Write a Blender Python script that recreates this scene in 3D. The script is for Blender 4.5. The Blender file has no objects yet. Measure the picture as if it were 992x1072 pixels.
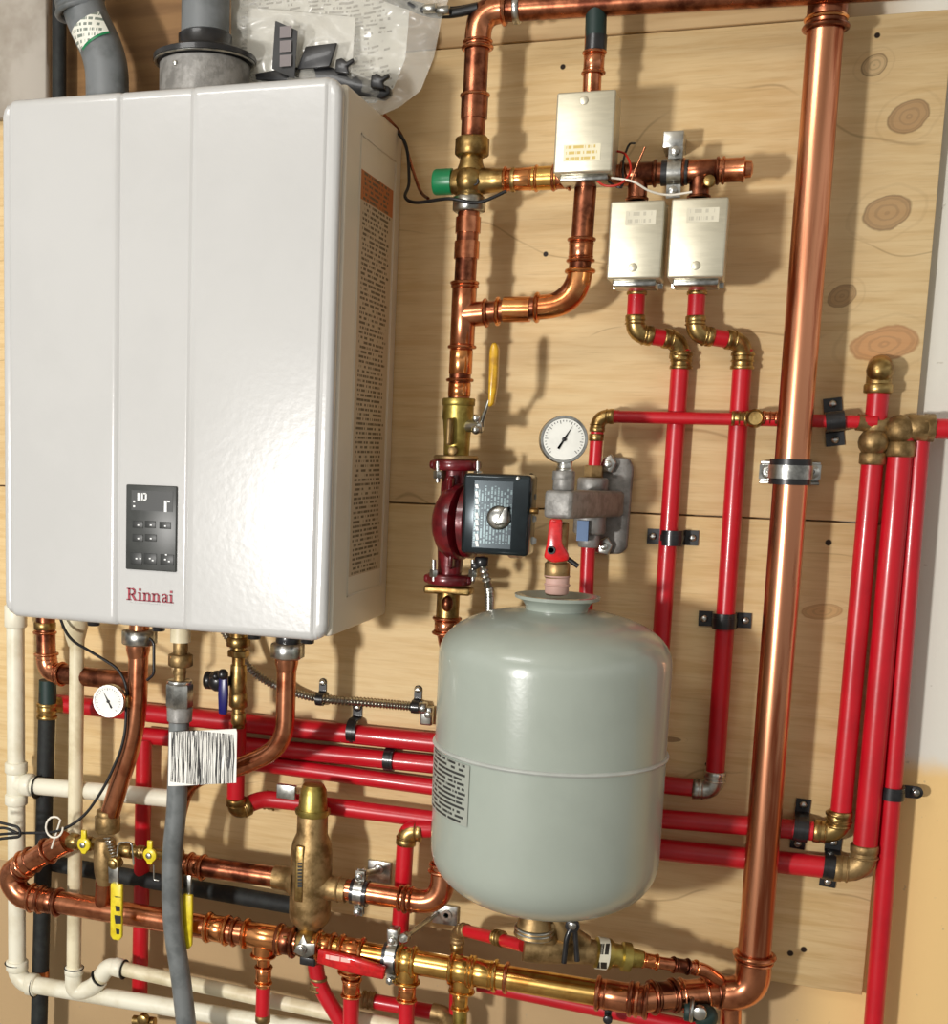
import bpy, bmesh, math, random
from mathutils import Vector, Matrix, noise
random.seed(7)
C = bpy.context.scene.collection
PI = math.pi
# ------------------------------------------------------------------ camera
D, CZ, F = 1.75, 1.45, 1320.9
CX0, CY0 = 496 - 169.05, 536 + 111.53
ROT = (1.43351034, 0.02779408, 0.34093435)
def rotm(a):
    return (Matrix.Rotation(a[2], 3, 'Z') @ Matrix.Rotation(a[0], 3, 'X') @ Matrix.Rotation(a[1], 3, 'Z'))
RM = rotm(ROT)
CAMPOS = Vector((0, -D, CZ))
def ray(px, py):
    return RM @ Vector(((px - CX0) / F, -(py - CY0) / F, -1))
def P(px, py, d=0.0):
    """point of the room at distance d in front of the plywood wall"""
    w = ray(px, py); return CAMPOS + w * ((D - d) / w.y)
def PXP(px, py, x):
    w = ray(px, py); return CAMPOS + w * (x / w.x)
def rad(p, w):
    """radius of a round thing w pixels wide at p"""
    c = RM.transposed() @ (p - CAMPOS)
    return w * 0.5 * (-c.z) / F
cam = bpy.data.cameras.new('camera'); camo = bpy.data.objects.new('camera', cam); C.objects.link(camo)
camo.location = CAMPOS
camo.matrix_world = Matrix.Translation(CAMPOS) @ RM.to_4x4()
cam.sensor_fit = 'AUTO'; cam.sensor_width = 36; cam.lens = F / 1072 * 36
cam.shift_x = 169.05 / 1072; cam.shift_y = 111.53 / 1072
cam.clip_start = 0.02
bpy.context.scene.camera = camo
# ------------------------------------------------------------------ materials
def L(r, g, b):
    f = lambda c: (c/255/12.92) if c/255 <= 0.04045 else ((c/255+0.055)/1.055)**2.4
    return (f(r), f(g), f(b), 1)
class N:
    """tiny node helper"""
    def __init__(s, name):
        s.m = bpy.data.materials.new(name); s.m.use_nodes = True
        s.t = s.m.node_tree; s.b = s.t.nodes['Principled BSDF']
    def n(s, typ, **k):
        x = s.t.nodes.new(typ)
        for a, b in k.items():
            if isinstance(a, str) and a.startswith('i_'):
                x.inputs[int(a[2:])].default_value = b
            else: setattr(x, a, b)
        return x
    def l(s, a, b): s.t.links.new(a, b)
    def math(s, op, a, b=0.0, c=None):
        x = s.n('ShaderNodeMath', operation=op)
        for i, v in enumerate((a, b) if c is None else (a, b, c)):
            if hasattr(v, 'links'): s.l(v, x.inputs[i])
            else: x.inputs[i].default_value = v
        return x.outputs[0]
    def mix(s, fac, a, b):
        x = s.n('ShaderNodeMix', data_type='RGBA')
        for i, v in ((0, fac), (6, a), (7, b)):
            if hasattr(v, 'links'): s.l(v, x.inputs[i])
            else: x.inputs[i].default_value = v
        return x.outputs[2]
    def coord(s, which='Object', scale=(1, 1, 1), loc=(0, 0, 0)):
        tc = s.n('ShaderNodeTexCoord'); mp = s.n('ShaderNodeMapping')
        s.l(tc.outputs[which], mp.inputs[0]); mp.inputs['Scale'].default_value = scale; mp.inputs['Location'].default_value = loc
        return mp.outputs[0]
    def noise(s, vec, scale, detail=3, rough=0.5, dist=0):
        x = s.n('ShaderNodeTexNoise'); s.l(vec, x.inputs['Vector'])
        x.inputs['Scale'].default_value = scale; x.inputs['Detail'].default_value = detail
        x.inputs['Roughness'].default_value = rough; x.inputs['Distortion'].default_value = dist
        return x.outputs[0]
    def ramp(s, v, a, b):
        x = s.n('ShaderNodeMapRange', interpolation_type='SMOOTHSTEP'); s.l(v, x.inputs[0])
        x.inputs[1].default_value = a; x.inputs[2].default_value = b
        return x.outputs[0]
    def col(s, v):
        if hasattr(v, 'links'): s.l(v, s.b.inputs['Base Color'])
        else: s.b.inputs['Base Color'].default_value = v
    def bump(s, h, strength=0.2, dist=0.001):
        x = s.n('ShaderNodeBump'); x.inputs['Strength'].default_value = strength; x.inputs['Distance'].default_value = dist
        s.l(h, x.inputs['Height']); s.l(x.outputs[0], s.b.inputs['Normal'])
def mat(name, c, rough=0.4, metal=0.0, c2=None, sc=25, lo=0.4, hi=0.65, bump=0.0, bsc=200, coat=0.0, stretch=(1, 1, 1), rv=0.0):
    k = N(name); v = k.coord('Object', stretch)
    nz = k.noise(v, sc, 4, 0.6)
    k.col(k.mix(k.ramp(nz, lo, hi), c, c2 if c2 else tuple(x*0.88 for x in c[:3]) + (1,)))
    k.b.inputs['Roughness'].default_value = rough; k.b.inputs['Metallic'].default_value = metal
    if rv: k.l(k.math('MULTIPLY_ADD', nz, rv, rough - rv*0.5), k.b.inputs['Roughness'])
    if coat: k.b.inputs['Coat Weight'].default_value = coat; k.b.inputs['Coat Roughness'].default_value = 0.08
    if bump: k.bump(k.noise(v, bsc, 2), bump)
    return k.m
M = {}
M['copper'] = mat('copper', L(214, 142, 104), 0.24, 1, L(146, 80, 52), 30, 0.42, 0.72, bump=0.12, bsc=60, rv=0.15)
M['copper_old'] = mat('aged copper', L(174, 108, 78), 0.3, 1, L(92, 50, 36), 35, 0.38, 0.66, bump=0.15, bsc=60, rv=0.2)
M['copper_bright'] = mat('bright copper', L(236, 164, 104), 0.2, 1, L(196, 110, 66), 30, 0.4, 0.7, bump=0.1, bsc=60, rv=0.12)
M['copper_riser'] = mat('streaked copper', L(226, 156, 118), 0.27, 1, L(166, 88, 58), 40, 0.45, 0.62, bump=0.08, bsc=50, stretch=(1, 1, 0.06), rv=0.15)
M['gold'] = mat('yellow brass tube', L(232, 190, 110), 0.22, 1, L(190, 130, 62), 25, 0.4, 0.7, bump=0.08, bsc=60)
M['brass'] = mat('brass', L(178, 150, 96), 0.36, 1, L(122, 94, 54), 45, 0.4, 0.66, bump=0.25, bsc=160, rv=0.2)
M['brass_dull'] = mat('dull cast brass', L(170, 142, 98), 0.5, 0.85, L(118, 94, 58), 40, 0.4, 0.68, bump=0.35, bsc=240)
M['brass_green'] = mat('olive brass', L(176, 158, 86), 0.4, 0.9, L(126, 104, 44), 40, 0.4, 0.68, bump=0.25, bsc=200)
M['steel'] = mat('zinc plated steel', L(206, 206, 200), 0.28, 1, L(140, 140, 136), 40, 0.42, 0.68, bump=0.12)
M['nickel'] = mat('brushed metal cover', L(214, 208, 186), 0.42, 0.7, L(206, 200, 178), 30, stretch=(1, 1, 6), bump=0.05)
M['castgrey'] = mat('grey cast body', L(148, 146, 142), 0.5, 0.35, L(122, 120, 116), 60, bump=0.4, bsc=260)
M['red'] = mat('red plastic tube', L(194, 18, 34), 0.34, 0, L(182, 15, 30), 12, bump=0.1, bsc=120, coat=0.15)
M['redpaint'] = mat('dark red enamel', L(108, 16, 26), 0.3, 0.1, L(74, 10, 18), 40, bump=0.3, bsc=180, coat=0.5)
M['redgrip'] = mat('red vinyl grip', L(206, 24, 26), 0.22, 0, L(170, 14, 18), 60, bump=0.3, bsc=90, coat=0.5)
M['pvc'] = mat('white plastic pipe', L(232, 228, 208), 0.4, 0, L(214, 206, 180), 22, 0.4, 0.75)
M['pvc_old'] = mat('ivory plastic', L(228, 218, 186), 0.45, 0, L(206, 192, 156), 22)
M['black'] = mat('black plastic', L(22, 22, 24), 0.35, 0, L(34, 34, 36), 60, coat=0.2)
M['blackfoam'] = mat('black foam insulation', L(20, 22, 22), 0.7, 0, L(32, 36, 34), 60, bump=0.3, bsc=300)
M['greenfoam'] = mat('dark green wrap', L(22, 46, 42), 0.55)
M['rubber'] = mat('black rubber', L(16, 16, 18), 0.5)
M['ventgrey'] = mat('grey vent pipe plastic', L(112, 116, 118), 0.5, 0, L(88, 92, 92), 18)
M['hose'] = mat('grey coated hose', L(112, 116, 116), 0.38, 0, L(92, 96, 96), 30, bump=0.1, bsc=120)
M['enamel'] = mat('white enamel', L(189, 189, 187), 0.22, 0, L(186, 186, 184), 6, bump=0.16, bsc=110, coat=0.4)
M['enamel_side'] = mat('warm white enamel', L(216, 208, 192), 0.38, 0, L(210, 202, 186), 6, bump=0.1, bsc=110)
M['panel'] = mat('dark grey keypad', L(58, 60, 58), 0.4, 0, L(50, 52, 50), 40)
M['panel2'] = mat('darker grey key', L(40, 42, 41), 0.45)
M['whiteink'] = mat('white ink', L(236, 238, 236), 0.5)
M['inkred'] = mat('dark red ink', L(150, 28, 48), 0.45)
M['inkgrey'] = mat('grey ink', L(120, 112, 112), 0.5)
M['ink'] = mat('black ink', L(28, 28, 28), 0.5)
M['tank'] = mat('grey green tank enamel', L(155, 163, 153), 0.27, 0, L(151, 159, 149), 8, bump=0.12, bsc=130, coat=0.3)
M['tankring'] = mat('tank seam enamel', L(176, 180, 174), 0.3)
M['green'] = mat('green plastic cap', L(20, 122, 74), 0.35)
M['yellow'] = mat('yellow vinyl grip', L(226, 206, 40), 0.35, 0, L(206, 180, 30), 60, coat=0.3)
M['amber'] = mat('golden yellow grip', L(214, 166, 30), 0.3, 0, L(176, 128, 22), 60, coat=0.3)
M['blue'] = mat('deep blue lever', L(28, 26, 96), 0.3, coat=0.3, c=None) if False else mat('deep blue lever', L(28, 26, 96), 0.3)
M['motor'] = mat('black gloss motor cover', L(34, 42, 46), 0.16, 0.6, L(44, 54, 58), 20, coat=0.5)
M['face'] = mat('white dial', L(236, 236, 228), 0.5)
M['label_blue'] = mat('blue and white sticker', L(80, 110, 150), 0.5)
M['paper'] = mat('white paper', L(222, 220, 212), 0.6, 0, L(206, 203, 194), 20)
M['wire_red'] = mat('red wire', L(190, 40, 24), 0.4)
M['wire_white'] = mat('white wire', L(232, 226, 212), 0.4)
M['teflon'] = mat('pink stained thread tape', L(196, 158, 146), 0.6)
M['lumber'] = mat('framing lumber', L(168, 140, 104), 0.75, 0, L(146, 116, 82), 12, stretch=(0.2, 1, 3), bump=0.2)
k = N('clear bag plastic'); k.col(L(226, 224, 214)); k.b.inputs['Roughness'].default_value = 0.2; k.b.inputs['Alpha'].default_value = 0.22
M['bag'] = k.m
# conduit
k = N('corrugated metal conduit'); k.col(L(178, 176, 168)); k.b.inputs['Metallic'].default_value = 1; k.b.inputs['Roughness'].default_value = 0.3; M['conduit'] = k.m
def textmat(name, bg, fg, rows, cols, u='X', header=None, thr=0.47, vert=False, rough=0.5, metal=0.0):
    k = N(name); tc = k.n('ShaderNodeTexCoord'); sx = k.n('ShaderNodeSeparateXYZ'); k.l(tc.outputs['Generated'], sx.inputs[0])
    a, v = sx.outputs[u], sx.outputs['Z']
    if vert: a, v = v, a
    rid = k.math('FLOOR', k.math('MULTIPLY', v, rows)); fr = k.math('FRACT', k.math('MULTIPLY', v, rows))
    cb = k.n('ShaderNodeCombineXYZ'); k.l(k.math('MULTIPLY', a, cols), cb.inputs[0]); k.l(k.math('MULTIPLY', rid, 7.31), cb.inputs[1])
    w = k.math('GREATER_THAN', k.noise(cb.outputs[0], 1.0, 2), thr)
    cb2 = k.n('ShaderNodeCombineXYZ'); k.l(k.math('MULTIPLY', rid, 3.77), cb2.inputs[0])
    e = k.math('LESS_THAN', a, k.math('MULTIPLY_ADD', k.noise(cb2.outputs[0], 1.0, 1), 0.5, 0.62))
    mk = k.math('MULTIPLY', w, e)
    for t in (k.math('GREATER_THAN', fr, 0.3), k.math('LESS_THAN', fr, 0.82), k.math('GREATER_THAN', a, 0.07), k.math('LESS_THAN', a, 0.93)):
        mk = k.math('MULTIPLY', mk, t)
    base = bg
    if header:
        base = k.mix(k.math('GREATER_THAN', sx.outputs['Z'], header[1]), bg, header[0])
    k.col(k.mix(mk, base, fg)); k.b.inputs['Roughness'].default_value = rough; k.b.inputs['Metallic'].default_value = metal
    return k.m
def barmat(name, bg, fg, n, u='X', thr=0.5):
    k = N(name); tc = k.n('ShaderNodeTexCoord'); sx = k.n('ShaderNodeSeparateXYZ'); k.l(tc.outputs['Generated'], sx.inputs[0])
    cb = k.n('ShaderNodeCombineXYZ'); k.l(k.math('MULTIPLY', sx.outputs[u], n), cb.inputs[0]); k.l(k.math('MULTIPLY', sx.outputs['Z'], 1.2), cb.inputs[1])
    mk = k.math('GREATER_THAN', k.noise(cb.outputs[0], 1.0, 2), thr)
    for t in (k.math('GREATER_THAN', sx.outputs['Z'], 0.07), k.math('LESS_THAN', sx.outputs['Z'], 0.91), k.math('GREATER_THAN', sx.outputs[u], 0.04), k.math('LESS_THAN', sx.outputs[u], 0.96)):
        mk = k.math('MULTIPLY', mk, t)
    k.col(k.mix(mk, bg, fg)); k.b.inputs['Roughness'].default_value = 0.55
    return k.m
M['sidelabel'] = textmat('warning label print', L(186, 170, 146), L(84, 70, 54), 84, 20, 'Y', (L(176, 100, 50), 0.93))
M['barcode'] = barmat('striped tag print', L(232, 230, 222), L(30, 28, 28), 80, 'X', 0.49)
M['tanklabel'] = textmat('tank rating plate print', L(150, 154, 144), L(48, 50, 48), 13, 12, 'X', None, 0.42)
M['finetext'] = textmat('fine grey print', L(232, 234, 228), L(110, 96, 100), 1, 40, 'X', None, 0.38)
M['booktext'] = textmat('booklet print', L(214, 212, 202), L(140, 136, 128), 34, 24, 'X', None, 0.5)
M['covertext'] = textmat('faint stamped print', L(212, 206, 180), L(192, 170, 106), 3, 14, 'X', None, 0.45, rough=0.42, metal=0.7)
M['stickertext'] = textmat('small sticker print', L(226, 226, 214), L(120, 130, 120), 7, 16, 'X', None, 0.5)
M['valvetext'] = textmat('valve tag print', L(214, 208, 186), L(40, 34, 26), 2, 12, 'X', None, 0.42)
M['pumptext'] = textmat('motor plate print', L(34, 42, 46), L(74, 86, 88), 12, 26, 'X', None, 0.47, vert=True, rough=0.2, metal=0.6)
M['gripprint'] = textmat('red grip print', L(206, 24, 26), L(236, 190, 180), 1, 12, 'X', None, 0.42, rough=0.3)
# plywood
def plymat(name, knots, holes, c1, c2, seed=0, stains=()):
    k = N(name); tc = k.n('ShaderNodeTexCoord'); sx = k.n('ShaderNodeSeparateXYZ'); k.l(tc.outputs['Object'], sx.inputs[0])
    o = tc.outputs['Object']
    wob = k.noise(k.coord('Object', (1, 1, 1), (seed, 0, 0)), 5, 3)
    g1 = k.noise(k.coord('Object', (2.2, 1, 26), (seed, 0, 0)), 3.2, 5, 0.62, 0.35)
    g2 = k.noise(k.coord('Object', (6, 1, 130), (seed, 2, 0)), 2.5, 3, 0.6, 0.2)
    c = k.mix(k.ramp(g1, 0.34, 0.72), c1, c2)
    c = k.mix(k.math('MULTIPLY', k.ramp(g2, 0.5, 0.8), 0.35), c, L(176, 140, 92))
    c = k.mix(k.math('MULTIPLY', k.ramp(wob, 0.45, 0.75), 0.35), c, L(232, 206, 160))
    # long fine cracks
    z = k.math('ADD', sx.outputs['Z'], k.math('MULTIPLY', k.noise(k.coord('Object', (1, 1, 1), (seed+3, 0, 0)), 3.0, 2), 0.35))
    fr = k.math('ABSOLUTE', k.math('SUBTRACT', k.math('FRACT', k.math('MULTIPLY', z, 7.0)), 0.5))
    gate = k.ramp(k.noise(k.coord('Object', (1, 1, 1), (9, seed, 0)), 6.0, 2), 0.52, 0.6)
    ln = k.math('MULTIPLY', k.math('SUBTRACT', 1.0, k.ramp(fr, 0.0, 0.018)), gate)
    c = k.mix(k.math('MULTIPLY', ln, 0.4), c, L(138, 100, 60))
    nd = k.noise(k.coord('Object'), 40, 3)
    for (px, py, wx, wy, col, edge) in knots:
        q = P(px, py, 0); a = wx / 2 / 850; b = wy / 2 / 800
        dx = k.math('DIVIDE', k.math('SUBTRACT', sx.outputs['X'], q.x), a)
        dz = k.math('DIVIDE', k.math('SUBTRACT', sx.outputs['Z'], q.z), b)
        dz = k.math('ADD', dz, k.math('MULTIPLY', dx, -0.22))
        r = k.math('SQRT', k.math('ADD', k.math('MULTIPLY', dx, dx), k.math('MULTIPLY', dz, dz)))
        r = k.math('ADD', r, k.math('MULTIPLY', k.math('SUBTRACT', nd, 0.5), 0.5))
        ins = k.math('SUBTRACT', 1.0, k.ramp(r, 0.85, 1.05))
        rg = k.ramp(k.math('SINE', k.math('MULTIPLY', r, 17)), 0.1, 1.0)
        kc = k.mix(k.math('MULTIPLY', rg, 0.3), col, tuple(x*0.5 for x in edge[:3]) + (1,))
        c = k.mix(k.math('MULTIPLY', ins, 0.75), c, kc)
        rim = k.math('SUBTRACT', 1.0, k.ramp(k.math('ABSOLUTE', k.math('SUBTRACT', r, 0.98)), 0.0, 0.12))
        c = k.mix(k.math('MULTIPLY', rim, 0.6), c, edge)
        halo = k.math('SUBTRACT', 1.0, k.ramp(k.math('ABSOLUTE', k.math('SUBTRACT', r, 1.6)), 0.03, 0.12))
        c = k.mix(k.math('MULTIPLY', halo, 0.1), c, L(150, 112, 70))
    for (px, py, w) in holes:
        q = P(px, py, 0); a = w / 2 / 800
        dx = k.math('SUBTRACT', sx.outputs['X'], q.x); dz = k.math('SUBTRACT', sx.outputs['Z'], q.z)
        r = k.math('SQRT', k.math('ADD', k.math('MULTIPLY', dx, dx), k.math('MULTIPLY', dz, dz)))
        c = k.mix(k.math('SUBTRACT', 1.0, k.ramp(r, a*0.7, a*1.1)), c, L(40, 26, 16))
    k.col(c); k.b.inputs['Roughness'].default_value = 0.62
    k.bump(g2, 0.12, 0.001)
    return k.m
# ------------------------------------------------------------------ mesh builder
class MB:
    def __init__(s): s.v = []; s.f = []; s.sm = []; s.T = Matrix.Identity(4)
    def add(s, vs, fs, smooth=True):
        b = len(s.v); s.v += [s.T @ Vector(q) for q in vs]
        s.f += [[i + b for i in f] for f in fs]; s.sm += [smooth] * len(fs)
        return s
    def box(s, lo, hi, bev=0.0, seg=2):
        bm = bmesh.new(); bmesh.ops.create_cube(bm, size=1)
        lo = Vector(lo); hi = Vector(hi)
        for v in bm.verts: v.co = Vector([(lo[i]+hi[i])/2 + v.co[i]*(hi[i]-lo[i]) for i in range(3)])
        if bev: bmesh.ops.bevel(bm, geom=bm.edges[:], offset=bev, segments=seg, affect='EDGES', profile=0.5)
        bm.verts.index_update()
        s.add([v.co.copy() for v in bm.verts], [[v.index for v in f.verts] for f in bm.faces], bool(bev)); bm.free(); return s
    def tube(s, pts, r, seg=16, cap=True):
        pts = [Vector(p) for p in pts]; n = len(pts)
        rs = r if isinstance(r, (list, tuple)) else [r]*n
        tan = [((pts[min(i+1, n-1)] - pts[max(i-1, 0)]).normalized()) for i in range(n)]
        a = Vector((0, 0, 1)) if abs(tan[0].z) < 0.9 else Vector((1, 0, 0))
        u = tan[0].cross(a).normalized(); vs = []
        for i in range(n):
            u = (u - tan[i]*u.dot(tan[i])).normalized(); w = tan[i].cross(u)
            for j in range(seg):
                t = 2*PI*j/seg; vs.append(pts[i] + (u*math.cos(t) + w*math.sin(t))*rs[i])
        fs = [[i*seg+j, i*seg+(j+1) % seg, (i+1)*seg+(j+1) % seg, (i+1)*seg+j] for i in range(n-1) for j in range(seg)]
        s.add(vs, fs, True)
        if cap:
            b = len(s.v) - n*seg
            s.f += [[b+j for j in range(seg)][::-1], [b+(n-1)*seg+j for j in range(seg)]]; s.sm += [False, False]
        return s
    def lathe(s, prof, o, ax=(0, 0, 1), seg=24, hexa=False):
        """prof: list of (t, r) along ax from o"""
        o = Vector(o); ax = Vector(ax).normalized()
        a = Vector((0, 0, 1)) if abs(ax.z) < 0.9 else Vector((0, 1, 0))
        u = ax.cross(a).normalized(); w = ax.cross(u); vs = []
        if hexa: seg = 6 if hexa is True else hexa
        for (t, r) in prof:
            for j in range(seg):
                q = 2*PI*(j+0.5)/seg; vs.append(o + ax*t + (u*math.cos(q) + w*math.sin(q))*max(r, 1e-5))
        n = len(prof)
        fs = [[i*seg+j, i*seg+(j+1) % seg, (i+1)*seg+(j+1) % seg, (i+1)*seg+j] for i in range(n-1) for j in range(seg)]
        fs += [[j for j in range(seg)][::-1], [(n-1)*seg+j for j in range(seg)]]
        s.add(vs, fs, not hexa); return s
    def hexnut(s, o, ax, r, h, n=6):
        return s.lathe([(-h/2, r*0.9), (-h/2*0.8, r), (h/2*0.8, r), (h/2, r*0.9)], o, ax, hexa=n)
    def cyl(s, o, ax, r, h, bev=0.0, seg=24):
        b = bev or min(r, h)*0.12
        return s.lathe([(-h/2, r-b), (-h/2+b, r), (h/2-b, r), (h/2, r-b)], o, ax, seg)
    def ring(s, o, ax, R, r, seg=28, k=8):
        return s.lathe([(math.sin(2*PI*i/k)*r, R+math.cos(2*PI*i/k)*r) for i in range(k+1)][:], o, ax, seg)
    def ball(s, o, r, sq=(1, 1, 1), seg=16, k=8):
        o = Vector(o); vs = []; fs = []
        for i in range(k+1):
            for j in range(seg):
                a = PI*i/k; b = 2*PI*j/seg
                vs.append(o + Vector((math.sin(a)*math.cos(b)*sq[0], math.sin(a)*math.sin(b)*sq[1], math.cos(a)*sq[2]))*r)
        for i in range(k):
            for j in range(seg): fs.append([i*seg+j, (i+1)*seg+j, (i+1)*seg+(j+1) % seg, i*seg+(j+1) % seg])
        return s.add(vs, fs)
    def prism(s, poly, o, u, v, th, bev=0.0):
        """poly 2D in axes u,v at o, thickness th along u x v (centred)"""
        o = Vector(o); u = Vector(u).normalized(); v = Vector(v).normalized(); w = u.cross(v)
        bm = bmesh.new()
        a = [bm.verts.new(o + u*p[0] + v*p[1] - w*th/2) for p in poly]
        f = bm.faces.new(a); r = bmesh.ops.extrude_face_region(bm, geom=[f])
        for e in r['geom']:
            if isinstance(e, bmesh.types.BMVert): e.co += w*th
        bmesh.ops.recalc_face_normals(bm, faces=bm.faces[:])
        if bev:
            bmesh.ops.bevel(bm, geom=bm.edges[:], offset=bev, segments=2, affect='EDGES', profile=0.5)
        bm.verts.index_update()
        s.add([q.co.copy() for q in bm.verts], [[q.index for q in f.verts] for f in bm.faces], bool(bev)); bm.free(); return s
    def band(s, path, o, u, v, w, th, wd):
        """flat strap following the 2D path in u,v; width wd along w"""
        o, u, v, w = Vector(o), Vector(u).normalized(), Vector(v).normalized(), Vector(w).normalized()
        n = len(path); vs = []
        for i in range(n):
            p = Vector(path[i]); t = (Vector(path[min(i+1, n-1)]) - Vector(path[max(i-1, 0)])).normalized(); nn = Vector((-t.y, t.x))
            for (a, b) in ((-1, 0), (1, 0), (1, 1), (-1, 1)):
                q = p + nn*th*b; vs.append(o + u*q.x + v*q.y + w*a*wd/2)
        fs = [[i*4+j, i*4+(j+1) % 4, (i+1)*4+(j+1) % 4, (i+1)*4+j] for i in range(n-1) for j in range(4)]
        fs += [[3, 2, 1, 0], [(n-1)*4+j for j in range(4)]]
        return s.add(vs, fs, False)
    def mesh(s, name, off, m):
        me = bpy.data.meshes.new(name)
        me.from_pydata([q - off for q in s.v], [], s.f); me.polygons.foreach_set('use_smooth', s.sm)
        bm = bmesh.new(); bm.from_mesh(me); bmesh.ops.recalc_face_normals(bm, faces=bm.faces[:]); bm.to_mesh(me); bm.free()
        me.materials.append(M[m] if isinstance(m, str) else m); me.update()
        try: me.set_sharp_from_angle(angle=math.radians(50))
        except Exception: pass
        return me
def fillet(pts, rad_, n=7):
    pts = [Vector(p) for p in pts]; out = [pts[0]]; N_ = len(pts)
    for i in range(1, len(pts)-1):
        rr = rad_[i-1] if isinstance(rad_, (list, tuple)) else rad_
        a = pts[i-1]-pts[i]; b = pts[i+1]-pts[i]; t = min(rr, a.length*(0.95 if i == 1 else 0.49), b.length*(0.95 if i == N_-2 else 0.49))
        a.normalize(); b.normalize()
        p0, p2 = pts[i]+a*t, pts[i]+b*t
        for j in range(n+1):
            q = j/n; out.append(p0*(1-q)**2*1 + pts[i]*2*q*(1-q) + p2*q*q)
    out.append(pts[-1]); return out
GROUPS = {'pipe_clip': 'black pipe clips on the wall', 'heating_tube': 'red heating tubes', 'zone_valve': 'boxed zone valve actuators', 'branch_tube': 'branches under the manifold', 'supply_tube': 'thin red supply tubes', 'tube_connector': 'brass elbow pairs below the actuators', 'flexible_conduit': 'corrugated conduits', 'drain_pipe': 'white drain pipes', 'pipe_hanger': 'split clamp hangers', 'wire': 'loose wires', 'ball_valve': 'lever ball valves'}
class Thing:
    def __init__(s, name, label, cat, loc, group=None, kind=None):
        s.o = bpy.data.objects.new(name, None); C.objects.link(s.o); s.o.location = loc; s.loc = Vector(loc)
        s.o.empty_display_size = 0.02
        s.o['label'] = label; s.o['category'] = cat
        group = group or GROUPS.get(name)
        if group: s.o['group'] = group
        if kind: s.o['kind'] = kind
    def part(s, name, mb, m, label=None, parent=None, kind=None):
        ob = bpy.data.objects.new(name, mb.mesh(name, s.loc, m)); C.objects.link(ob); ob.parent = parent or s.o
        if label: ob['label'] = label
        if kind: ob['kind'] = kind
        return ob
    def pipe(s, pts, r, m, fil=0.03, name='pipe', label=None, seg=18):
        return s.part(name, MB().tube(fillet(pts, fil), r, seg), m, label)
    def sleeve(s, p, ax, r, ln, m, style='press', name='coupling', label=None, parent=None):
        return s.part(name, sleeve_mb(MB(), p, ax, r, ln, style), m, label, parent)
    def elbow(s, c, a, b, r, m, ext=None, name='elbow', style='press', label=None):
        c = Vector(c); da = (Vector(a)-c).normalized(); db = (Vector(b)-c).normalized(); e = ext or r*2.6
        mb = MB().tube(fillet([c+da*e, c, c+db*e], e*0.8), r*1.1, 18)
        for dd in (da, db):
            if style == 'press':
                mb.ring(c+dd*e*0.97, dd, r*1.14, r*0.17)
                mb.ring(c+dd*e*0.72, dd, r*1.08, r*0.07)
            elif style == 'pex':
                mb.cyl(c+dd*e*0.95, dd, r*1.16, r*0.75)
                mb.ring(c+dd*e*0.6, dd, r*1.1, r*0.1)
            elif style == 'pvc':
                mb.cyl(c+dd*e*0.8, dd, r*1.28, r*1.2)
        return s.part(name, mb, m, label)
    def tee(s, c, ax, br, r, m, ln=None, bl=None, rb=None, name='tee', style='press', label=None):
        c = Vector(c); ax = Vector(ax).normalized(); br = Vector(br).normalized(); ln = ln or r*5; bl = bl or r*2.8; rb = rb or r
        mb = MB().cyl(c, ax, r*1.1, ln, seg=18)
        mb.tube([c, c+br*bl], rb*1.1, 18)
        ends = ((c+ax*ln/2, ax, r), (c-ax*ln/2, ax, r), (c+br*bl, br, rb))
        for p, d, q in ends:
            if style == 'press': mb.ring(p, d, q*1.14, q*0.17)
            elif style == 'pex': mb.cyl(p, d, q*1.16, q*0.75)
            elif style == 'pvc': mb.cyl(p, d, q*1.28, q*1.3)
        return s.part(name, mb, m, label)
def sleeve_mb(mb, p, ax, r, ln, style='press'):
    p = Vector(p); ax = Vector(ax).normalized()
    if style == 'press':
        mb.cyl(p, ax, r*1.1, ln, seg=18)
        for q in (-0.5, 0.5):
            mb.ring(p+ax*ln*q, ax, r*1.14, r*0.17); mb.ring(p+ax*ln*q*0.62, ax, r*1.07, r*0.08)
    elif style == 'ring': mb.cyl(p, ax, r*1.14, ln, seg=18)
    elif style == 'bead': mb.ring(p, ax, r*1.1, r*0.16)
    elif style == 'hex': mb.hexnut(p, ax, r*1.35, ln)
    elif style == 'oct': mb.hexnut(p, ax, r*1.35, ln, 8)
    elif style == 'plain': mb.lathe([(-ln/2, r*1.02), (-ln/2, r*1.12), (ln/2, r*1.12), (ln/2, r*1.02)], p, ax, 20)
    elif style == 'pex':
        mb.cyl(p, ax, r*1.05, ln, seg=18)
        for q in (-0.38, 0.38): mb.cyl(p+ax*ln*q, ax, r*1.17, ln*0.2)
        mb.ring(p, ax, r*1.05, r*0.12)
    return mb
def solo(name, mb, m, label, cat, group=None, kind=None):
    lo = Vector([min(q[i] for q in mb.v) for i in range(3)]); hi = Vector([max(q[i] for q in mb.v) for i in range(3)])
    off = Vector(((lo.x+hi.x)/2, (lo.y+hi.y)/2, lo.z))
    ob = bpy.data.objects.new(name, mb.mesh(name, off, m)); C.objects.link(ob); ob.location = off
    if label: ob['label'] = label
    if cat: ob['category'] = cat
    group = group or GROUPS.get(name)
    if group: ob['group'] = group
    if kind: ob['kind'] = kind
    return ob
def struct(name, mb, m):
    ob = bpy.data.objects.new(name, mb.mesh(name, Vector((0, 0, 0)), m)); C.objects.link(ob); ob['kind'] = 'structure'; return ob
UP, RT, IN = Vector((0, 0, 1)), Vector((1, 0, 0)), Vector((0, 1, 0))
OUT = Vector((0, -1, 0))
G = globals()
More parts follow.
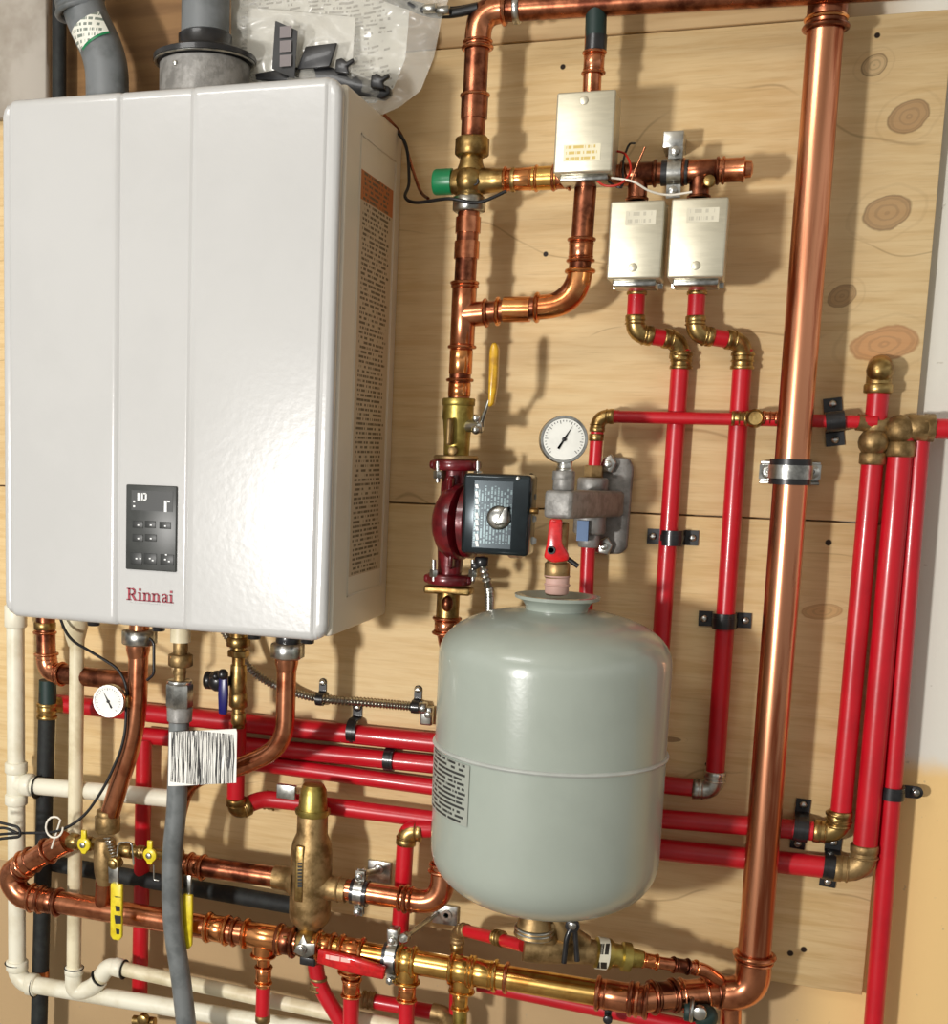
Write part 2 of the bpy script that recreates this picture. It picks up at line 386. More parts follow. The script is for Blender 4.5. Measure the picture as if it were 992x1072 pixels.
# ================================================================== SETTING
zb = P(800, 1026, 0).z; zt = P(700, 33, 0).z; zs = P(640, 536, 0).z; xr = P(948, 560, 0).x; xl = -1.32
kn = [(915, 68, 24, 20, L(214, 184, 138), L(96, 62, 34)), (951, 122, 38, 30, L(178, 138, 96), L(112, 78, 50)),
      (928, 223, 46, 32, L(182, 142, 98), L(112, 78, 50)), (881, 310, 28, 22, L(176, 140, 96), L(124, 92, 60)),
      (926, 360, 62, 34, L(206, 146, 96), L(168, 110, 66)), (578, 527, 22, 10, L(200, 160, 110), L(150, 110, 70)), (700, 175, 30, 14, L(200, 160, 110), L(160, 120, 74))]
M['ply1'] = plymat('upper plywood', kn[:5] + kn[6:], [(918, 37, 6), (589, 70, 6), (556, 498, 6), (571, 266, 6)], L(232, 204, 154), L(218, 184, 130))
M['ply2'] = plymat('lower plywood', [(700, 774, 26, 6, L(140, 104, 62), L(96, 66, 36)), (960-100, 640, 40, 16, L(206, 166, 112), L(170, 126, 78))],
                   [(867, 568, 7), (827, 998, 7), (841, 994, 7), (740, 800, 5)], L(230, 202, 150), L(214, 180, 124), 4)
k = N('painted wall board'); tc = k.n('ShaderNodeTexCoord'); sx = k.n('ShaderNodeSeparateXYZ'); k.l(tc.outputs['Object'], sx.inputs[0])
nz = k.noise(k.coord('Object'), 3.5, 5, 0.65); zc = P(960, 815, 0).z
hgt = k.math('ADD', sx.outputs['Z'], k.math('MULTIPLY', k.math('SUBTRACT', nz, 0.5), 0.16))
spk = k.ramp(k.noise(k.coord('Object'), 90, 2), 0.72, 0.76)
base = k.mix(k.ramp(hgt, zc-0.02, zc+0.03), L(232, 196, 134), L(220, 217, 206))
base = k.mix(k.math('MULTIPLY', k.ramp(sx.outputs['X'], xr-0.02, xr-0.12), 0.9), base, L(178, 150, 112))
k.col(k.mix(k.math('MULTIPLY', spk, 0.35), base, L(150, 140, 120))); k.b.inputs['Roughness'].default_value = 0.8; k.bump(k.noise(k.coord('Object'), 160, 2), 0.2)
M['drywall'] = k.m
M['drywall_ceiling'] = mat('off white ceiling', L(206, 200, 188), 0.8)
M['concrete'] = mat('grey concrete floor', L(138, 132, 124), 0.8, 0, L(116, 110, 102), 4, bump=0.2)
struct('wall_back', MB().box((-2.6, 0.018, 0), (2.0, 0.13, 2.75)), 'drywall')
struct('wall_upper', MB().box((xl, 0, zs+0.0012), (xr, 0.018, zt), 0.0008, 1), 'ply1')
struct('wall_lower', MB().box((xl, 0, zb), (xr-0.002, 0.018, zs-0.0012), 0.0008, 1), 'ply2')
M['tanboard'] = mat('tan board', L(206, 176, 130), 0.7, 0, L(184, 150, 104), 8, stretch=(0.3, 1, 4), bump=0.2)
struct('trim_1', MB().box((xl, 0.002, zt+0.003), (P(880, 8, 0).x, 0.018, zt+0.22), 0.001, 1), 'tanboard')
struct('ceiling', MB().box((-2.6, -4.2, 2.62), (2.0, 0.13, 2.75)), 'drywall_ceiling')
struct('floor', MB().box((-2.6, -4.2, -0.1), (2.0, 0.13, 0)), 'concrete')
M['darkpanel'] = mat('added dark brown panel', L(142, 106, 64), 0.7, 0, L(120, 86, 48), 8, stretch=(0.4, 1, 4), bump=0.2)
struct('added_dark_panel', MB().box((P(54, 60, 0).x, -0.004, CZ+.3), (P(246, 60, 0).x, 0.0019, 2.4), 0.001, 1), 'darkpanel')  # panel added only to darken the wall behind the vents
# pale upright board and black edge at the upper left
a = P(-30, 60, 0.03); b = P(50, 60, 0.03)
M['paletrim'] = mat('pale painted board', L(176, 168, 156), 0.6, 0, L(150, 140, 126), 10)
struct('trim_2', MB().box((P(-70, 60, 0.02).x, -0.02, 1.93), (P(48, 60, 0.02).x, 0, 2.3), 0.002, 1), 'paletrim')
solo('pipe_insulation', MB().tube([P(62, -60, 0.035), P(62, 140, 0.035)], rad(P(62, 50, .035), 15), 16), 'blackfoam',
     'black insulated pipe rising behind the top left corner of the heater', 'pipe')
# ================================================================== WATER HEATER
hx0, hx1, hz0, hz1 = -0.982, -0.506, CZ-0.2475, CZ+0.436
FD = 0.2625
h = Thing('water_heater', 'large white wall hung tankless water heater with keypad and red lettering', 'water heater', ((hx0+hx1)/2, -0.005, hz0))
cab = MB().box((hx0+0.004, -0.247, hz0+0.005), (hx1-0.001, -0.002, hz1-0.006), 0.006, 3)
cabo = h.part('cabinet', cab, 'enamel_side', 'warm white steel side casing')
# raised frame pressed into the right side
fr = MB(); xs = hx1-0.001
for (y0, y1, z0, z1) in ((-0.19, -0.187, hz0+.05, hz1-.05), (-0.035, -0.032, hz0+.05, hz1-.05), (-0.19, -0.032, hz1-.053, hz1-.05), (-0.19, -0.032, hz0+.05, hz0+.053)):
    fr.box((xs-0.001, y0, z0), (xs+0.0012, y1, z1), 0.0005, 1)
h.part('side_ridge', fr, 'enamel_side', None, cabo)
def cover():
    mb = MB(); nx, nz = 110, 60
    def spaced(a, b, n, extra):
        base = [a+(b-a)*i/n for i in range(n+1)]
        e = [a+0.0008*i*i for i in range(1, 7)] + [b-0.0008*i*i for i in range(1, 7)]
        return sorted(set(base+e+extra))
    gl = P(131, 250, FD).x; gr_ = P(124, 250, FD).x; g2 = P(200, 250, FD).x
    xs_ = spaced(hx0, hx1, nx, [gl+i*0.001 for i in range(-6, 7)] + [g2+i*0.001 for i in range(-5, 6)])
    zs_ = spaced(hz0, hz1, nz, [])
    CR, ER = 0.022, 0.009; X1 = hx1-.004
    def pt(x, z):
        x = hx0+(x-hx0)*(X1-hx0)/(hx1-hx0); cx = min(max(x, hx0+CR), X1-CR); cz = min(max(z, hz0+CR), hz1-CR)
        dx, dz = x-cx, z-cz; dl = math.hypot(dx, dz)
        if dl > CR: x, z = cx+dx/dl*CR, cz+dz/dl*CR; dl = CR
        dist = CR-dl if (dx or dz) else min(x-hx0, X1-x, z-hz0, hz1-z)
        if not (dx and dz): dist = min(x-hx0, X1-x, z-hz0, hz1-z)
        q = min(dist, ER); hh = ER-math.sqrt(max(0, ER*ER-(ER-q)**2))
        dep = FD-hh
        # seam between the front door and its frame
        dep -= 0.0022*math.exp(-((x-(hx1-0.021))/0.0012)**2) + 0.0022*math.exp(-((x-(hx0+0.012))/0.0012)**2)
        dep -= 0.0024*max(0, 1-abs(x-gr_)/0.0045) + 0.0014*max(0, 1-abs(x-g2)/0.004)
        if gr_ < x < g2: dep -= 0.0012
        return Vector((x, -dep, z))
    W_ = len(zs_); vs = [pt(x, z) for x in xs_ for z in zs_]
    fs = [[i*W_+j, (i+1)*W_+j, (i+1)*W_+j+1, i*W_+j+1] for i in range(len(xs_)-1) for j in range(W_-1)]
    mb.add(vs, fs)
    # skirt back to the casing
    loop = [i*W_ for i in range(len(xs_))] + [(len(xs_)-1)*W_+j for j in range(1, W_)] + [i*W_+W_-1 for i in range(len(xs_)-2, -1, -1)] + [j for j in range(W_-2, 0, -1)]
    m = len(loop); vv = [vs[i] for i in loop] + [Vector((vs[i].x, -0.244, vs[i].z)) for i in loop]
    mb.add(vv, [[i, (i+1) % m, m+(i+1) % m, m+i] for i in range(m)])
    return mb
cov = h.part('front_cover', cover(), 'enamel', 'glossy white front door with two upright creases')
# keypad
def rect(px0, py0, px1, py1, d, th, bev=0.0, mb=None):
    a = P(px0, py0, d); b = P(px1, py1, d); return (mb or MB()).box((a.x, -d-th, b.z), (b.x, -d, a.z), bev)
dk = FD-0.0012
kp = h.part('control_panel', rect(133, 507, 185, 599, dk, 0.003, 0.0015), 'panel', 'dark grey keypad with display')
dp = dk+0.003
h.part('display', rect(138, 513, 181, 536, dp-0.0005, 0.0009), 'panel2', None, kp)
for (x, y, w, hh) in ((139, 545, 11, 8), (152, 545, 11, 8), (167, 546, 12, 8), (139, 559, 11, 8), (152, 559, 12, 8), (137, 578, 12, 13), (151, 579, 13, 12), (168, 580, 14, 12)):
    bt = h.part('button', rect(x, y, x+w, y+hh, dp-0.0004, 0.0011, 0.0004), 'panel2', None, kp)
dg = MB()
for (x, y, w, hh) in ((144, 516, 2.4, 8), (148, 516, 1.8, 8), (152, 517, 1.8, 6), (149, 516, 4, 1.5), (149, 522.5, 4, 1.5), (139.5, 524, 2, 2), (139.5, 529, 2, 2), (172, 524, 2.6, 12), (174, 524, 4, 2)):
    rect(x, y, x+w, y+hh, dp+0.0004, 0.0006, 0, dg)
for (x, y) in ((144, 549), (157, 549), (172, 550), (144, 563), (157, 563), (142, 584), (146, 584), (156, 584), (159, 586), (173, 580), (172, 585), (176, 587)):
    rect(x, y, x+1.8, y+1.5, dp+0.0006, 0.0005, 0, dg)
h.part('display_digits', dg, 'whiteink', 'white digits and key marks', kp)
# lettering: serif strokes on a 10 unit grid
def stroke(mb, pts, w, o, s):
    for i in range(len(pts)-1):
        a, b = Vector(pts[i]), Vector(pts[i+1]); t = (b-a).normalized(); n = Vector((-t.y, t.x))*w/2
        q = [a-n-t*w*0.1, b-n+t*w*0.1, b+n+t*w*0.1, a+n-t*w*0.1]
        mb.prism([(p.x*s, p.y*s) for p in q], o, RT, UP, 0.0006)
def letters(o, s):
    mb = MB(); x = 0
    def st(*a, w=1.9): stroke(mb, [(x+p[0], p[1]) for p in a], w, o, s)
    def serif(cx, y, w=4.2): st((cx-w/2, y), (cx+w/2, y), w=0.9)
    # R
    st((1.8, 0.3), (1.8, 9.6)); serif(1.6, 0.4, 4.2); serif(1.2, 9.6, 3)
    st((1.8, 9.5), (5, 9.5), w=1.0); st((1.8, 4.9), (5, 4.9), w=1.0); st((5, 9.5), (6.4, 8.9), (6.9, 7.2), (6.4, 5.5), (5, 4.9), w=1.7)
    st((4.4, 4.9), (7.4, 0.5), w=1.9); serif(8, 0.4, 2); x += 10.4
    def i():
        st((1.3, 0.3), (1.3, 6.6)); serif(1.3, 0.4, 4); serif(0.5, 6.5, 2.2); st((1.3, 8.4), (1.3, 10), w=2.1)
    def n():
        st((1.3, 0.3), (1.3, 6.6)); serif(1.3, 0.4, 3.8); serif(0.5, 6.5, 2.2)
        st((1.6, 5.4), (3, 6.6), (4.6, 6.7), (5.6, 5.6), w=1.1); st((5.6, 5.8), (5.6, 0.3)); serif(5.6, 0.4, 3.6)
    i(); x += 4.4; n(); x += 8.3; n(); x += 8.3
    st((0.6, 5.4), (1.4, 6.5), (3, 6.9), (4.4, 6.3), w=1.1); st((4.7, 6.2), (4.7, 0.8)); st((4.7, 4.2), (2.2, 3.6), (0.9, 2.0), (1.6, 0.6), (3.2, 0.5), (4.6, 1.6), w=1.2); serif(5.6, 0.4, 1.8); x += 7.6
    i(); return mb
o = P(133, 628, FD-0.0003); e = P(180, 628, FD-0.0003); h.part('logo', letters(o, (e.x-o.x)/41.2), 'inkred', 'dark red serif lettering', cov)
h.part('caption', rect(133, 630, 181, 633.5, FD-0.0009, 0.0007), 'finetext', 'line of tiny grey print', cov)
a = PXP(373, 173, xs); b = PXP(358, 606, xs)
c_ = PXP(411, 204, xs)
h.part('warning_label', MB().box((xs-0.0004, -0.185, b.z), (xs+0.0006, c_.y, a.z)), 'sidelabel', 'tall text label with orange heading')
for x, y in ((98, 654), (166, 664), (266, 664), (322, 668)):
    q = P(x, y, .19); h.part('bottom_plug', MB().cyl(Vector((q.x, q.y, hz0-.004)), UP, .009, .022).hexnut(Vector((q.x, q.y, hz0-.002)), UP, .013, .012), 'black', 'black plug under casing')
# exhaust collar on the top: grey vent with black socket
def vent_grey():
    t = Thing('vent_pipe', 'grey plastic exhaust vent rising from black collar on heater top', 'vent pipe', P(214, 84, 0.13))
    b = P(214, 92, 0.13); b.z = hz1-0.01; r = rad(b, 50); cr = rad(b, 104)
    Z = lambda y: P(214, y, .13).z-b.z
    z1 = Z(66)
    t.part('pipe', MB().tube([b+UP*0.02, b+UP*0.4], r, 28), 'ventgrey')
    t.part('collar', MB().lathe([(0.0, cr*0.9), (z1-.004, cr*0.9), (z1, cr*0.8)], b, UP, 36), 'castgrey', 'speckled grey metal base ring')
    t.part('socket', MB().lathe([(z1-.002, cr*.9), (z1+.0, cr*1.03), (z1+.006, cr*1.03), (z1+.010, cr*0.9), (Z(53), r*1.18), (Z(50), r*1.1), (Z(38), r*1.12), (Z(36), r*1.02)], b, UP, 40), 'black', 'black rubber sealing collar')
    rr = MB(); rr.ring(b+UP*(z1-.001), UP, cr*0.99, 0.0018, 36); t.part('rim', rr, 'steel', 'thin silver rim')
    sc = MB(); sc.cyl(b+Vector((-0.015, -cr*0.88, z1*0.8)), OUT, 0.003, 0.006); t.part('screw', sc, 'steel')
vent_grey()
def vent_intake():
    p0, p1, p2, p3 = P(113, 110, 0.12), P(112, 62, 0.12), P(88, 14, 0.12), P(74, -60, 0.12); p0.z = hz1-0.01
    r = rad(p1, 45)
    t = Thing('vent_pipe', 'dark grey bent plastic air intake pipe with white sticker, left of black collar', 'vent pipe', p0)
    t.pipe([p0, p1, p2, p3], r, 'ventgrey', 0.03, 'pipe')
    dirn = (p3-p2).normalized(); q = P(84, 12, 0.12)
    mb = MB().ring(q, (p3-p2), r*1.04, r*0.16, 30); mb.ring(q+UP*0.012, (p3-p2), r*1.04, r*0.14, 30); mb.tube([q, q+(p3-p2)*0.9], r*1.1, 24)
    t.part('elbow', mb, 'ventgrey', 'wider socket with ridged lip')
    # sticker curved round the bend
    c = (P(101, 38, .12)); ax = (p1-p2).normalized(); u = ax.cross(OUT).normalized(); w = u.cross(ax)
    vs = []; n = 10
    for j in range(n+1):
        a = -0.95+1.9*j/n
        for hh in (-0.5, 0.5): vs.append(c+ax*hh*0.03+(u*math.sin(a)-ax.cross(u)*0+OUT_perp(ax)*math.cos(a))*r*1.03)
    fs = [[2*j, 2*j+1, 2*j+3, 2*j+2] for j in range(n)]
    mb = MB().add(vs, fs); t.part('sticker', mb, 'stickertext', 'white printed sticker')
    gb = []
    for j in range(n+1):
        a = -0.95+1.9*j/n
        for hh in (0.5, 0.62): gb.append(c+ax*hh*0.03+(u*math.sin(a)+OUT_perp(ax)*math.cos(a))*r*1.03)
    t.part('sticker_band', MB().add(gb, fs), 'green', 'green sticker edge')
def OUT_perp(ax): return (OUT-ax*OUT.dot(ax)).normalized()
vent_intake()
# bag with papers on the wall above the heater
def sheet(poly, d, amp, seed, n=26, th=0.0009, curl=0):
    """crumpled sheet inside the pixel polygon"""
    xs_ = [p[0] for p in poly]; ys_ = [p[1] for p in poly]; x0, x1, y0, y1 = min(xs_), max(xs_), min(ys_), max(ys_)
    def span(y):
        ints = []
        for i in range(len(poly)):
            a, b = poly[i], poly[(i+1) % len(poly)]
            if (a[1] <= y < b[1]) or (b[1] <= y < a[1]): ints.append(a[0]+(b[0]-a[0])*(y-a[1])/(b[1]-a[1]))
        return (min(ints), max(ints)) if len(ints) > 1 else None
    vs = []; rows = 0
    for i in range(n+1):
        y = y0+(y1-y0)*(0.002+0.996*i/n); sp = span(y)
        if not sp: continue
        rows += 1
        for j in range(n+1):
            x = sp[0]+(sp[1]-sp[0])*j/n
            dd = d+amp*noise.noise(Vector((x*0.03, y*0.035, seed)))+amp*0.4*noise.noise(Vector((x*0.1, y*0.09, seed+5)))+curl*((j/n)**3)
            vs.append(P(x, y, dd))
    m = n+1; fs = [[i*m+j, i*m+j+1, (i+1)*m+j+1, (i+1)*m+j] for i in range(rows-1) for j in range(n)]
    k = len(vs); vs += [v+IN*th for v in vs]
    fs += [[q+k for q in f][::-1] for f in list(fs)]
    bd = [(i*m, (i+1)*m) for i in range(rows-1)] + [(i*m+n, (i+1)*m+n) for i in range(rows-1)] + [(j, j+1) for j in range(n)] + [((rows-1)*m+j, (rows-1)*m+j+1) for j in range(n)]
    fs += [[a, b, b+k, a+k] for a, b in bd]
    return MB().add(vs, fs)
t = Thing('document_bag', 'clear plastic bag of papers hanging on the wall above the heater', 'bag', P(350, 110, 0.04))
t.part('bag_film', sheet([(238, -30), (480, -30), (462, 20), (454, 60), (440, 95), (418, 112), (400, 120), (372, 118), (300, 110), (238, 108)], 0.105, 0.012, 3, 40), 'bag')
ob = solo('manual_booklet', sheet([(242, -25), (430, -20), (427, 30), (424, 62), (412, 92), (392, 108), (340, 108), (242, 105)], 0.055, 0.012, 8, curl=0.02), 'booktext', 'pale printed booklet with a black stripe inside the clear bag', 'booklet')
solo('cover_sheet', sheet([(260, 8), (372, 16), (366, 108), (256, 104)], 0.08, 0.004, 2, 10), 'paper', 'plain white sheet lying over the booklet in the bag', 'paper')
t = Thing('printed_card', 'narrow black card with pale bars in front of the white sheet', 'card', P(298, 82, 0.122))
t.part('card', sheet([(288, 22), (312, 24), (308, 82), (284, 80)], 0.122, 0.002, 2, 6), 'ink')
mb = MB()
for q in range(3): rect(293, 28+q*15, 305, 39+q*15, 0.1245, 0.0006, 0, mb)
t.part('printed_bars', mb, 'inkgrey', 'pale grey bars')
# black bracket along the back of the heater top
t = Thing('mounting_bracket', 'black plastic bracket with hooked tabs on rear of heater top', 'bracket', P(340, 98, 0.09))
def pprism(pts, d, th, bev=.001):
    q = [P(x, y, d) for x, y in pts]; o = q[0]
    return MB().prism([(v.x-o.x, v.z-o.z) for v in q], o, RT, UP, th, bev)
t.part('rail', pprism([(262, 84), (264, 79), (297, 73), (343, 69), (353, 74), (371, 78), (390, 86), (409, 92), (410, 99), (402, 105), (370, 100), (345, 92)], .1, .014, .002), 'black')
t.part('tab', pprism([(311, 73), (320, 49), (353, 45), (345, 70)], .112, .004), 'black', 'tilted square tab')
for (x, y) in ((360, 64), (397, 80)):
    t.part('hook', pprism([(x-9, y+12), (x-8, y-1), (x-2, y-3), (x+3, y+1), (x+10, y-3), (x+11, y+1), (x+4, y+6), (x+6, y+14)], .112, .006, .0015), 'black')
# ================================================================== CLIPS
def _unused(): pass
def pipe_clip(label, p, pdir, r, two=True, flip=1, w=0.02, group=None, tilt=0):
    p = Vector(p); pdir = Vector(pdir); pdir.y = 0; pdir.normalize()
    u = Vector((-pdir.z, 0, pdir.x)) * flip       # across the pipe, in the wall plane
    if u.z < -0.2 or (abs(u.z) < 0.2 and u.x < 0 and flip > 0): pass
    if tilt: u = Matrix.Rotation(tilt, 3, 'Y') @ u; pdir = Matrix.Rotation(tilt, 3, 'Y') @ pdir
    foot = Vector((p.x, 0, p.z)); dd = -p.y; R = r+0.0012
    t = Thing('pipe_clip', label, 'pipe clip', foot, group)
    path = []
    if two: path += [(-(R+0.02), 0.0005), (-(R+0.003), 0.0005), (-R, 0.004)]
    else:
        for i in range(5):
            a = PI*1.5-i*PI/8; path.append((R*math.cos(a), max(0.0008, dd+R*math.sin(a))))
    for i in range(13):
        a = PI-PI*i/12; path.append((R*math.cos(a), dd+R*math.sin(a)))
    path += [(R, 0.004), (R+0.003, 0.0005), (R+(0.02 if two else 0.018), 0.0005)]
    mb = MB().band(path, foot, u, OUT, pdir, 0.0022, w)
    # stiffening rib
    rib = [(q[0]*1.04, q[1]+0.001) for q in path[3:-3]]
    mb.band(rib, foot, u, OUT, pdir, 0.002, w*0.4)
    if not two: mb.cyl(foot+u*(R+0.017)+OUT*0.0016, OUT, w*0.5, 0.003)
    t.part('strap', mb, 'black')
    for sgn in ((-1, 1) if two else (1,)):
        q = foot+u*sgn*(R+0.0125 if two else R+0.0165)+OUT*0.0035
        s_ = MB().lathe([(0, 0.0046), (0.001, 0.0046), (0.0024, 0.003), (0.0028, 0.001)], q, OUT, 16)
        s_.box(q+Vector((-0.003, -0.0034, -0.0004)), q+Vector((0.003, -0.002, 0.0004)))
        t.part('screw', s_, 'steel', 'shiny screw head')
    return t
# ================================================================== RED TUBES
def run(name, label, cat, pts, w, m='red', fil=0.02, group=None, r=None, pn='tube'):
    pp = [P(*q) if len(q) == 3 and not isinstance(q, Vector) else q for q in pts]
    r = r or rad(pp[len(pp)//2 if len(pp) > 2 else 0], w)
    t = Thing(name, label, cat, pp[-1] if pp[-1].z < pp[0].z else pp[0], group)
    t.pipe(pp, r, m, fil, pn); t.r = r; t.p = pp
    return t
DH = 0.018
# vertical pair below the two zone valves
tA = run('heating_tube', 'upright red tube from the left small actuator, passing behind the tank', 'tube', [(713, 366, DH), (683, 800, DH)], 19)
tA.sleeve(P(713, 378, DH), UP, tA.r*1.05, 0.022, 'brass', 'pex')
tB = run('heating_tube', 'upright red tube from the right small actuator down to a silver elbow beside the tank', 'tube', [(778, 366, DH), (747, 827, DH), (660, 818, DH)], 19, fil=.0192)
tB.elbow(P(747, 828, DH), P(778, 366, DH), P(660, 818, DH), tB.r, 'steel', 0.024, style='pex', label='silver push fit elbow')
tB.sleeve(P(777, 378, DH), UP, tB.r*1.05, 0.022, 'brass', 'pex')
def drop(label, a, b, c, dz=0.045, e=None):
    """short offset between an actuator and its tube"""
    t = Thing('tube_connector', label, 'tube fitting', P(*c, DH))
    p0, p1, p2, p3 = P(a[0], a[1], dz), P(b[0], b[1], dz), P(c[0], c[1], DH+.004), P(c[0]-1, c[1]+14, DH)
    r = rad(p0, 18)
    t.part('tube', MB().tube(fillet([p0, p1, p2, p3], 0.016), r, 18), 'red')
    t.sleeve(P(a[0], a[1]+4, dz), UP, r, 0.022, 'brass', 'pex')
    t.elbow(p1, p0, p2, r, 'brass', 0.02, style='pex'); t.elbow(p2, p1, p3, r, 'brass', 0.02, style='pex')
drop('brass elbow pair with red tube below left small actuator', (667, 296), (664, 349), (712, 357))
drop('brass elbow pair with red tube below right small actuator', (730, 296), (727, 350), (778, 358))
pipe_clip('black two screw clip on the red tube directly right of the gauge bracket', P(703, 563, DH), P(703, 500, DH)-P(697, 600, DH), tA.r)
pipe_clip('black two screw clip on the red tube just left of the copper riser', P(758, 650, DH), P(760, 600, DH)-P(755, 700, DH), tB.r)
# thin tube across the top
DT = 0.036
tT = run('supply_tube', 'thin red tube running level across two upright tubes and behind the copper riser', 'tube', [(633, 436, DT), (918, 442, DT)], 13)
tT.sleeve(P(774, 438, DT), RT, tT.r, 0.02, 'brass', 'pex'); 
mb = MB().ball(P(790, 438, DT), tT.r*1.5); mb.lathe([(0, tT.r*1.35), (0.016, tT.r*1.35), (0.018, tT.r*1.1), (0.014, tT.r)], P(790, 438, DT), OUT, 20)
tT.part('tee', mb, 'brass'); tT.sleeve(P(806, 438, DT), RT, tT.r, 0.02, 'copper', 'pex')
tT2 = tT
tv = run('supply_tube', 'short red upright tube with brass elbow dropping into grey bracket block', 'tube', [(648, 436, DT), (626, 436, DT), (621, 505, DT)], 13.5, fil=0.0144)
tv.elbow(P(626, 436, DT), P(640, 436, DT), P(623, 470, DT), tv.r*1.02, 'brass', 0.018, style='pex')
tv.sleeve(P(624, 458, DT), UP, tv.r, 0.01, 'brass', 'ring'); tv.sleeve(P(621, 496, DT), UP, tv.r*1.15, 0.022, 'brass_dull', 'hex')
run('supply_tube', 'red tube leaving the underside of the bracket block and passing behind the tank', 'tube', [(616, 560, DT), (610, 700, DT)], 15)
pipe_clip('black slanted clip with two pale screws on the thin tube right of riser', P(874, 441, DT), RT, tT.r*1.1, flip=-1, w=0.022, tilt=-0.14)
# right hand bundle
D1, D2, D3 = 0.027, 0.026, 0.018
c1 = run('heating_tube', 'red upright tube with domed brass elbow at its head, leftmost of the right hand bundle', 'tube', [(920, 400, D1), (914, 470, D1), (878, 872, D1), (690, 857, D1)], 21, fil=0.0224)
c1.sleeve(P(877, 858, D1), UP, c1.r*1.05, 0.02, 'brass', 'pex'); 
mb = MB().tube(fillet([P(919, 405, D1), P(921, 384, D1), P(921, 384, 0.0)], 0.02), c1.r*1.15, 20); mb.ball(P(921, 388, D1+.004), c1.r*1.25); mb.cyl(P(919, 407, D1), UP, c1.r*1.32, 0.012)
c1.part('wall_elbow', mb, 'brass', 'domed brass elbow entering the wall')
mb = MB().ball(P(914, 463, D1+.004), c1.r*1.4); mb.cyl(P(917, 446, D1), UP, c1.r*1.25, 0.014); mb.cyl(P(913, 480, D1), UP, c1.r*1.2, 0.016); mb.tube([P(897, 442, DT), P(930, 446, D1)], c1.r*0.8, 14)
c1.part('tee', mb, 'brass_dull'); c1.elbow(P(878, 873, D1), P(880, 840, D1), P(840, 868, D1), c1.r, 'brass', 0.028, style='pex')
c2 = run('heating_tube', 'red upright tube in the middle of the right hand bundle, turning left at bottom', 'tube', [(944, 452, D2), (903, 912, D2), (690, 889, D2)], 24, fil=0.0256)
c2.elbow(P(903, 912, D2), P(905, 880, D2), P(860, 907, D2), c2.r*1.0, 'brass_dull', 0.032, style='pex'); c2.sleeve(P(872, 909, D2), RT, c2.r*0.92, 0.02, 'copper', 'ring')
mb = MB().ball(P(941, 450, D2+.004), c2.r*1.25); mb.cyl(P(942, 470, D2), UP, c2.r*1.2, 0.02); mb.cyl(P(960, 448, D2), RT, c2.r*1.1, 0.024); mb.hexnut(P(972, 448, D2), RT, c2.r*1.15, 0.014)
c2.part('tee', mb, 'brass_dull')
c3 = run('heating_tube', 'long red upright tube at the far right edge of the plywood', 'tube', [(963, 455, D3), (911, 1110, D3)], 20)
c4 = run('heating_tube', 'thick red tube leaving level through the right edge of the picture', 'tube', [(962, 448, D2), (1040, 451, D2)], 21)
pipe_clip('black upright clip with two screws on the upper level tube below the riser right side', P(838, 868, D1), P(860, 872, D1)-P(800, 862, D1), c1.r, flip=-1, w=0.018)
pipe_clip('black upright two screw clip on the lowest level tube beside the brass elbow', P(870, 908, D2), P(860, 872, D1)-P(800, 862, D1), c2.r*0.9, flip=-1, w=0.02)
pipe_clip('black single screw clip on the far right tube, its screw on the painted wall', P(933.5, 830, D3), UP, c3.r, False, flip=-1, w=0.016)
# level tubes left of the tank
r1 = run('heating_tube', 'red level tube starting at brass tee on the black pipe, topmost of four', 'tube', [(56, 736, DH), (682, 801, DH)], 19)
r2 = run('heating_tube', 'red level tube second from top left of the tank, beginning at a brass elbow', 'tube', [(152, 770, DH), (670, 822, DH)], 18)
r2.elbow(P(151, 770, DH), P(152, 800, DH), P(190, 774, DH), r2.r*0.8, 'brass', 0.016, style='pex')
rv = run('heating_tube', 'red upright tube behind the grey hose and the white drain pipes', 'tube', [(151, 774, 0.028), (146, 1045, 0.028)], 17)
r3 = run('heating_tube', 'red level tube third from top left of the tank', 'tube', [(268, 799, DH), (470, 826, DH), (700, 858, DH)], 18)
DB = 0.05
r4 = run('heating_tube', 'red tube dropping from brass heater valve and turning right behind the brass separator', 'tube',
         [(249, 755, 0.11), (246, 848, 0.09), (275, 836, 0.06), (330, 842, DB), (700, 890, D2)], 18, fil=0.0144)
r4.elbow(P(247, 849, 0.09), P(247, 800, 0.1), P(274, 837, 0.06), r4.r, 'brass', 0.018, style='pex')
r4.sleeve(P(283, 838, DB), P(300, 840, DB)-P(275, 836, .06), r4.r, 0.018, 'brass', 'pex')
mb = MB().box(P(290, 832, .07)+Vector((0, -.004, -.004)), P(310, 824, .07)+Vector((0, .004, .002)), 0.001); mb.cyl(P(297, 828, .07), UP, .004, .02)
r4.part('drain_lever', mb, 'steel', 'small silver lever')
r5 = run('heating_tube', 'red upright tube dropping between the brass separator and the tank', 'tube', [(452, 868, 0.055), (425, 868, 0.06), (418, 985, 0.06)], 18, fil=0.0144)
r5.elbow(P(426, 869, .06), P(450, 872, .055), P(423, 900, .06), r5.r*1.02, 'brass', 0.018, style='pex', label='bright brass elbow')
pipe_clip('black single screw clip on the topmost level tube left of the tank', P(370, 765, DH), r1.p[1]-r1.p[0], r1.r, False, w=0.014)
pipe_clip('black single screw clip on the second level tube left of the tank', P(408, 795, DH), r1.p[1]-r1.p[0], r2.r, False, w=0.014)
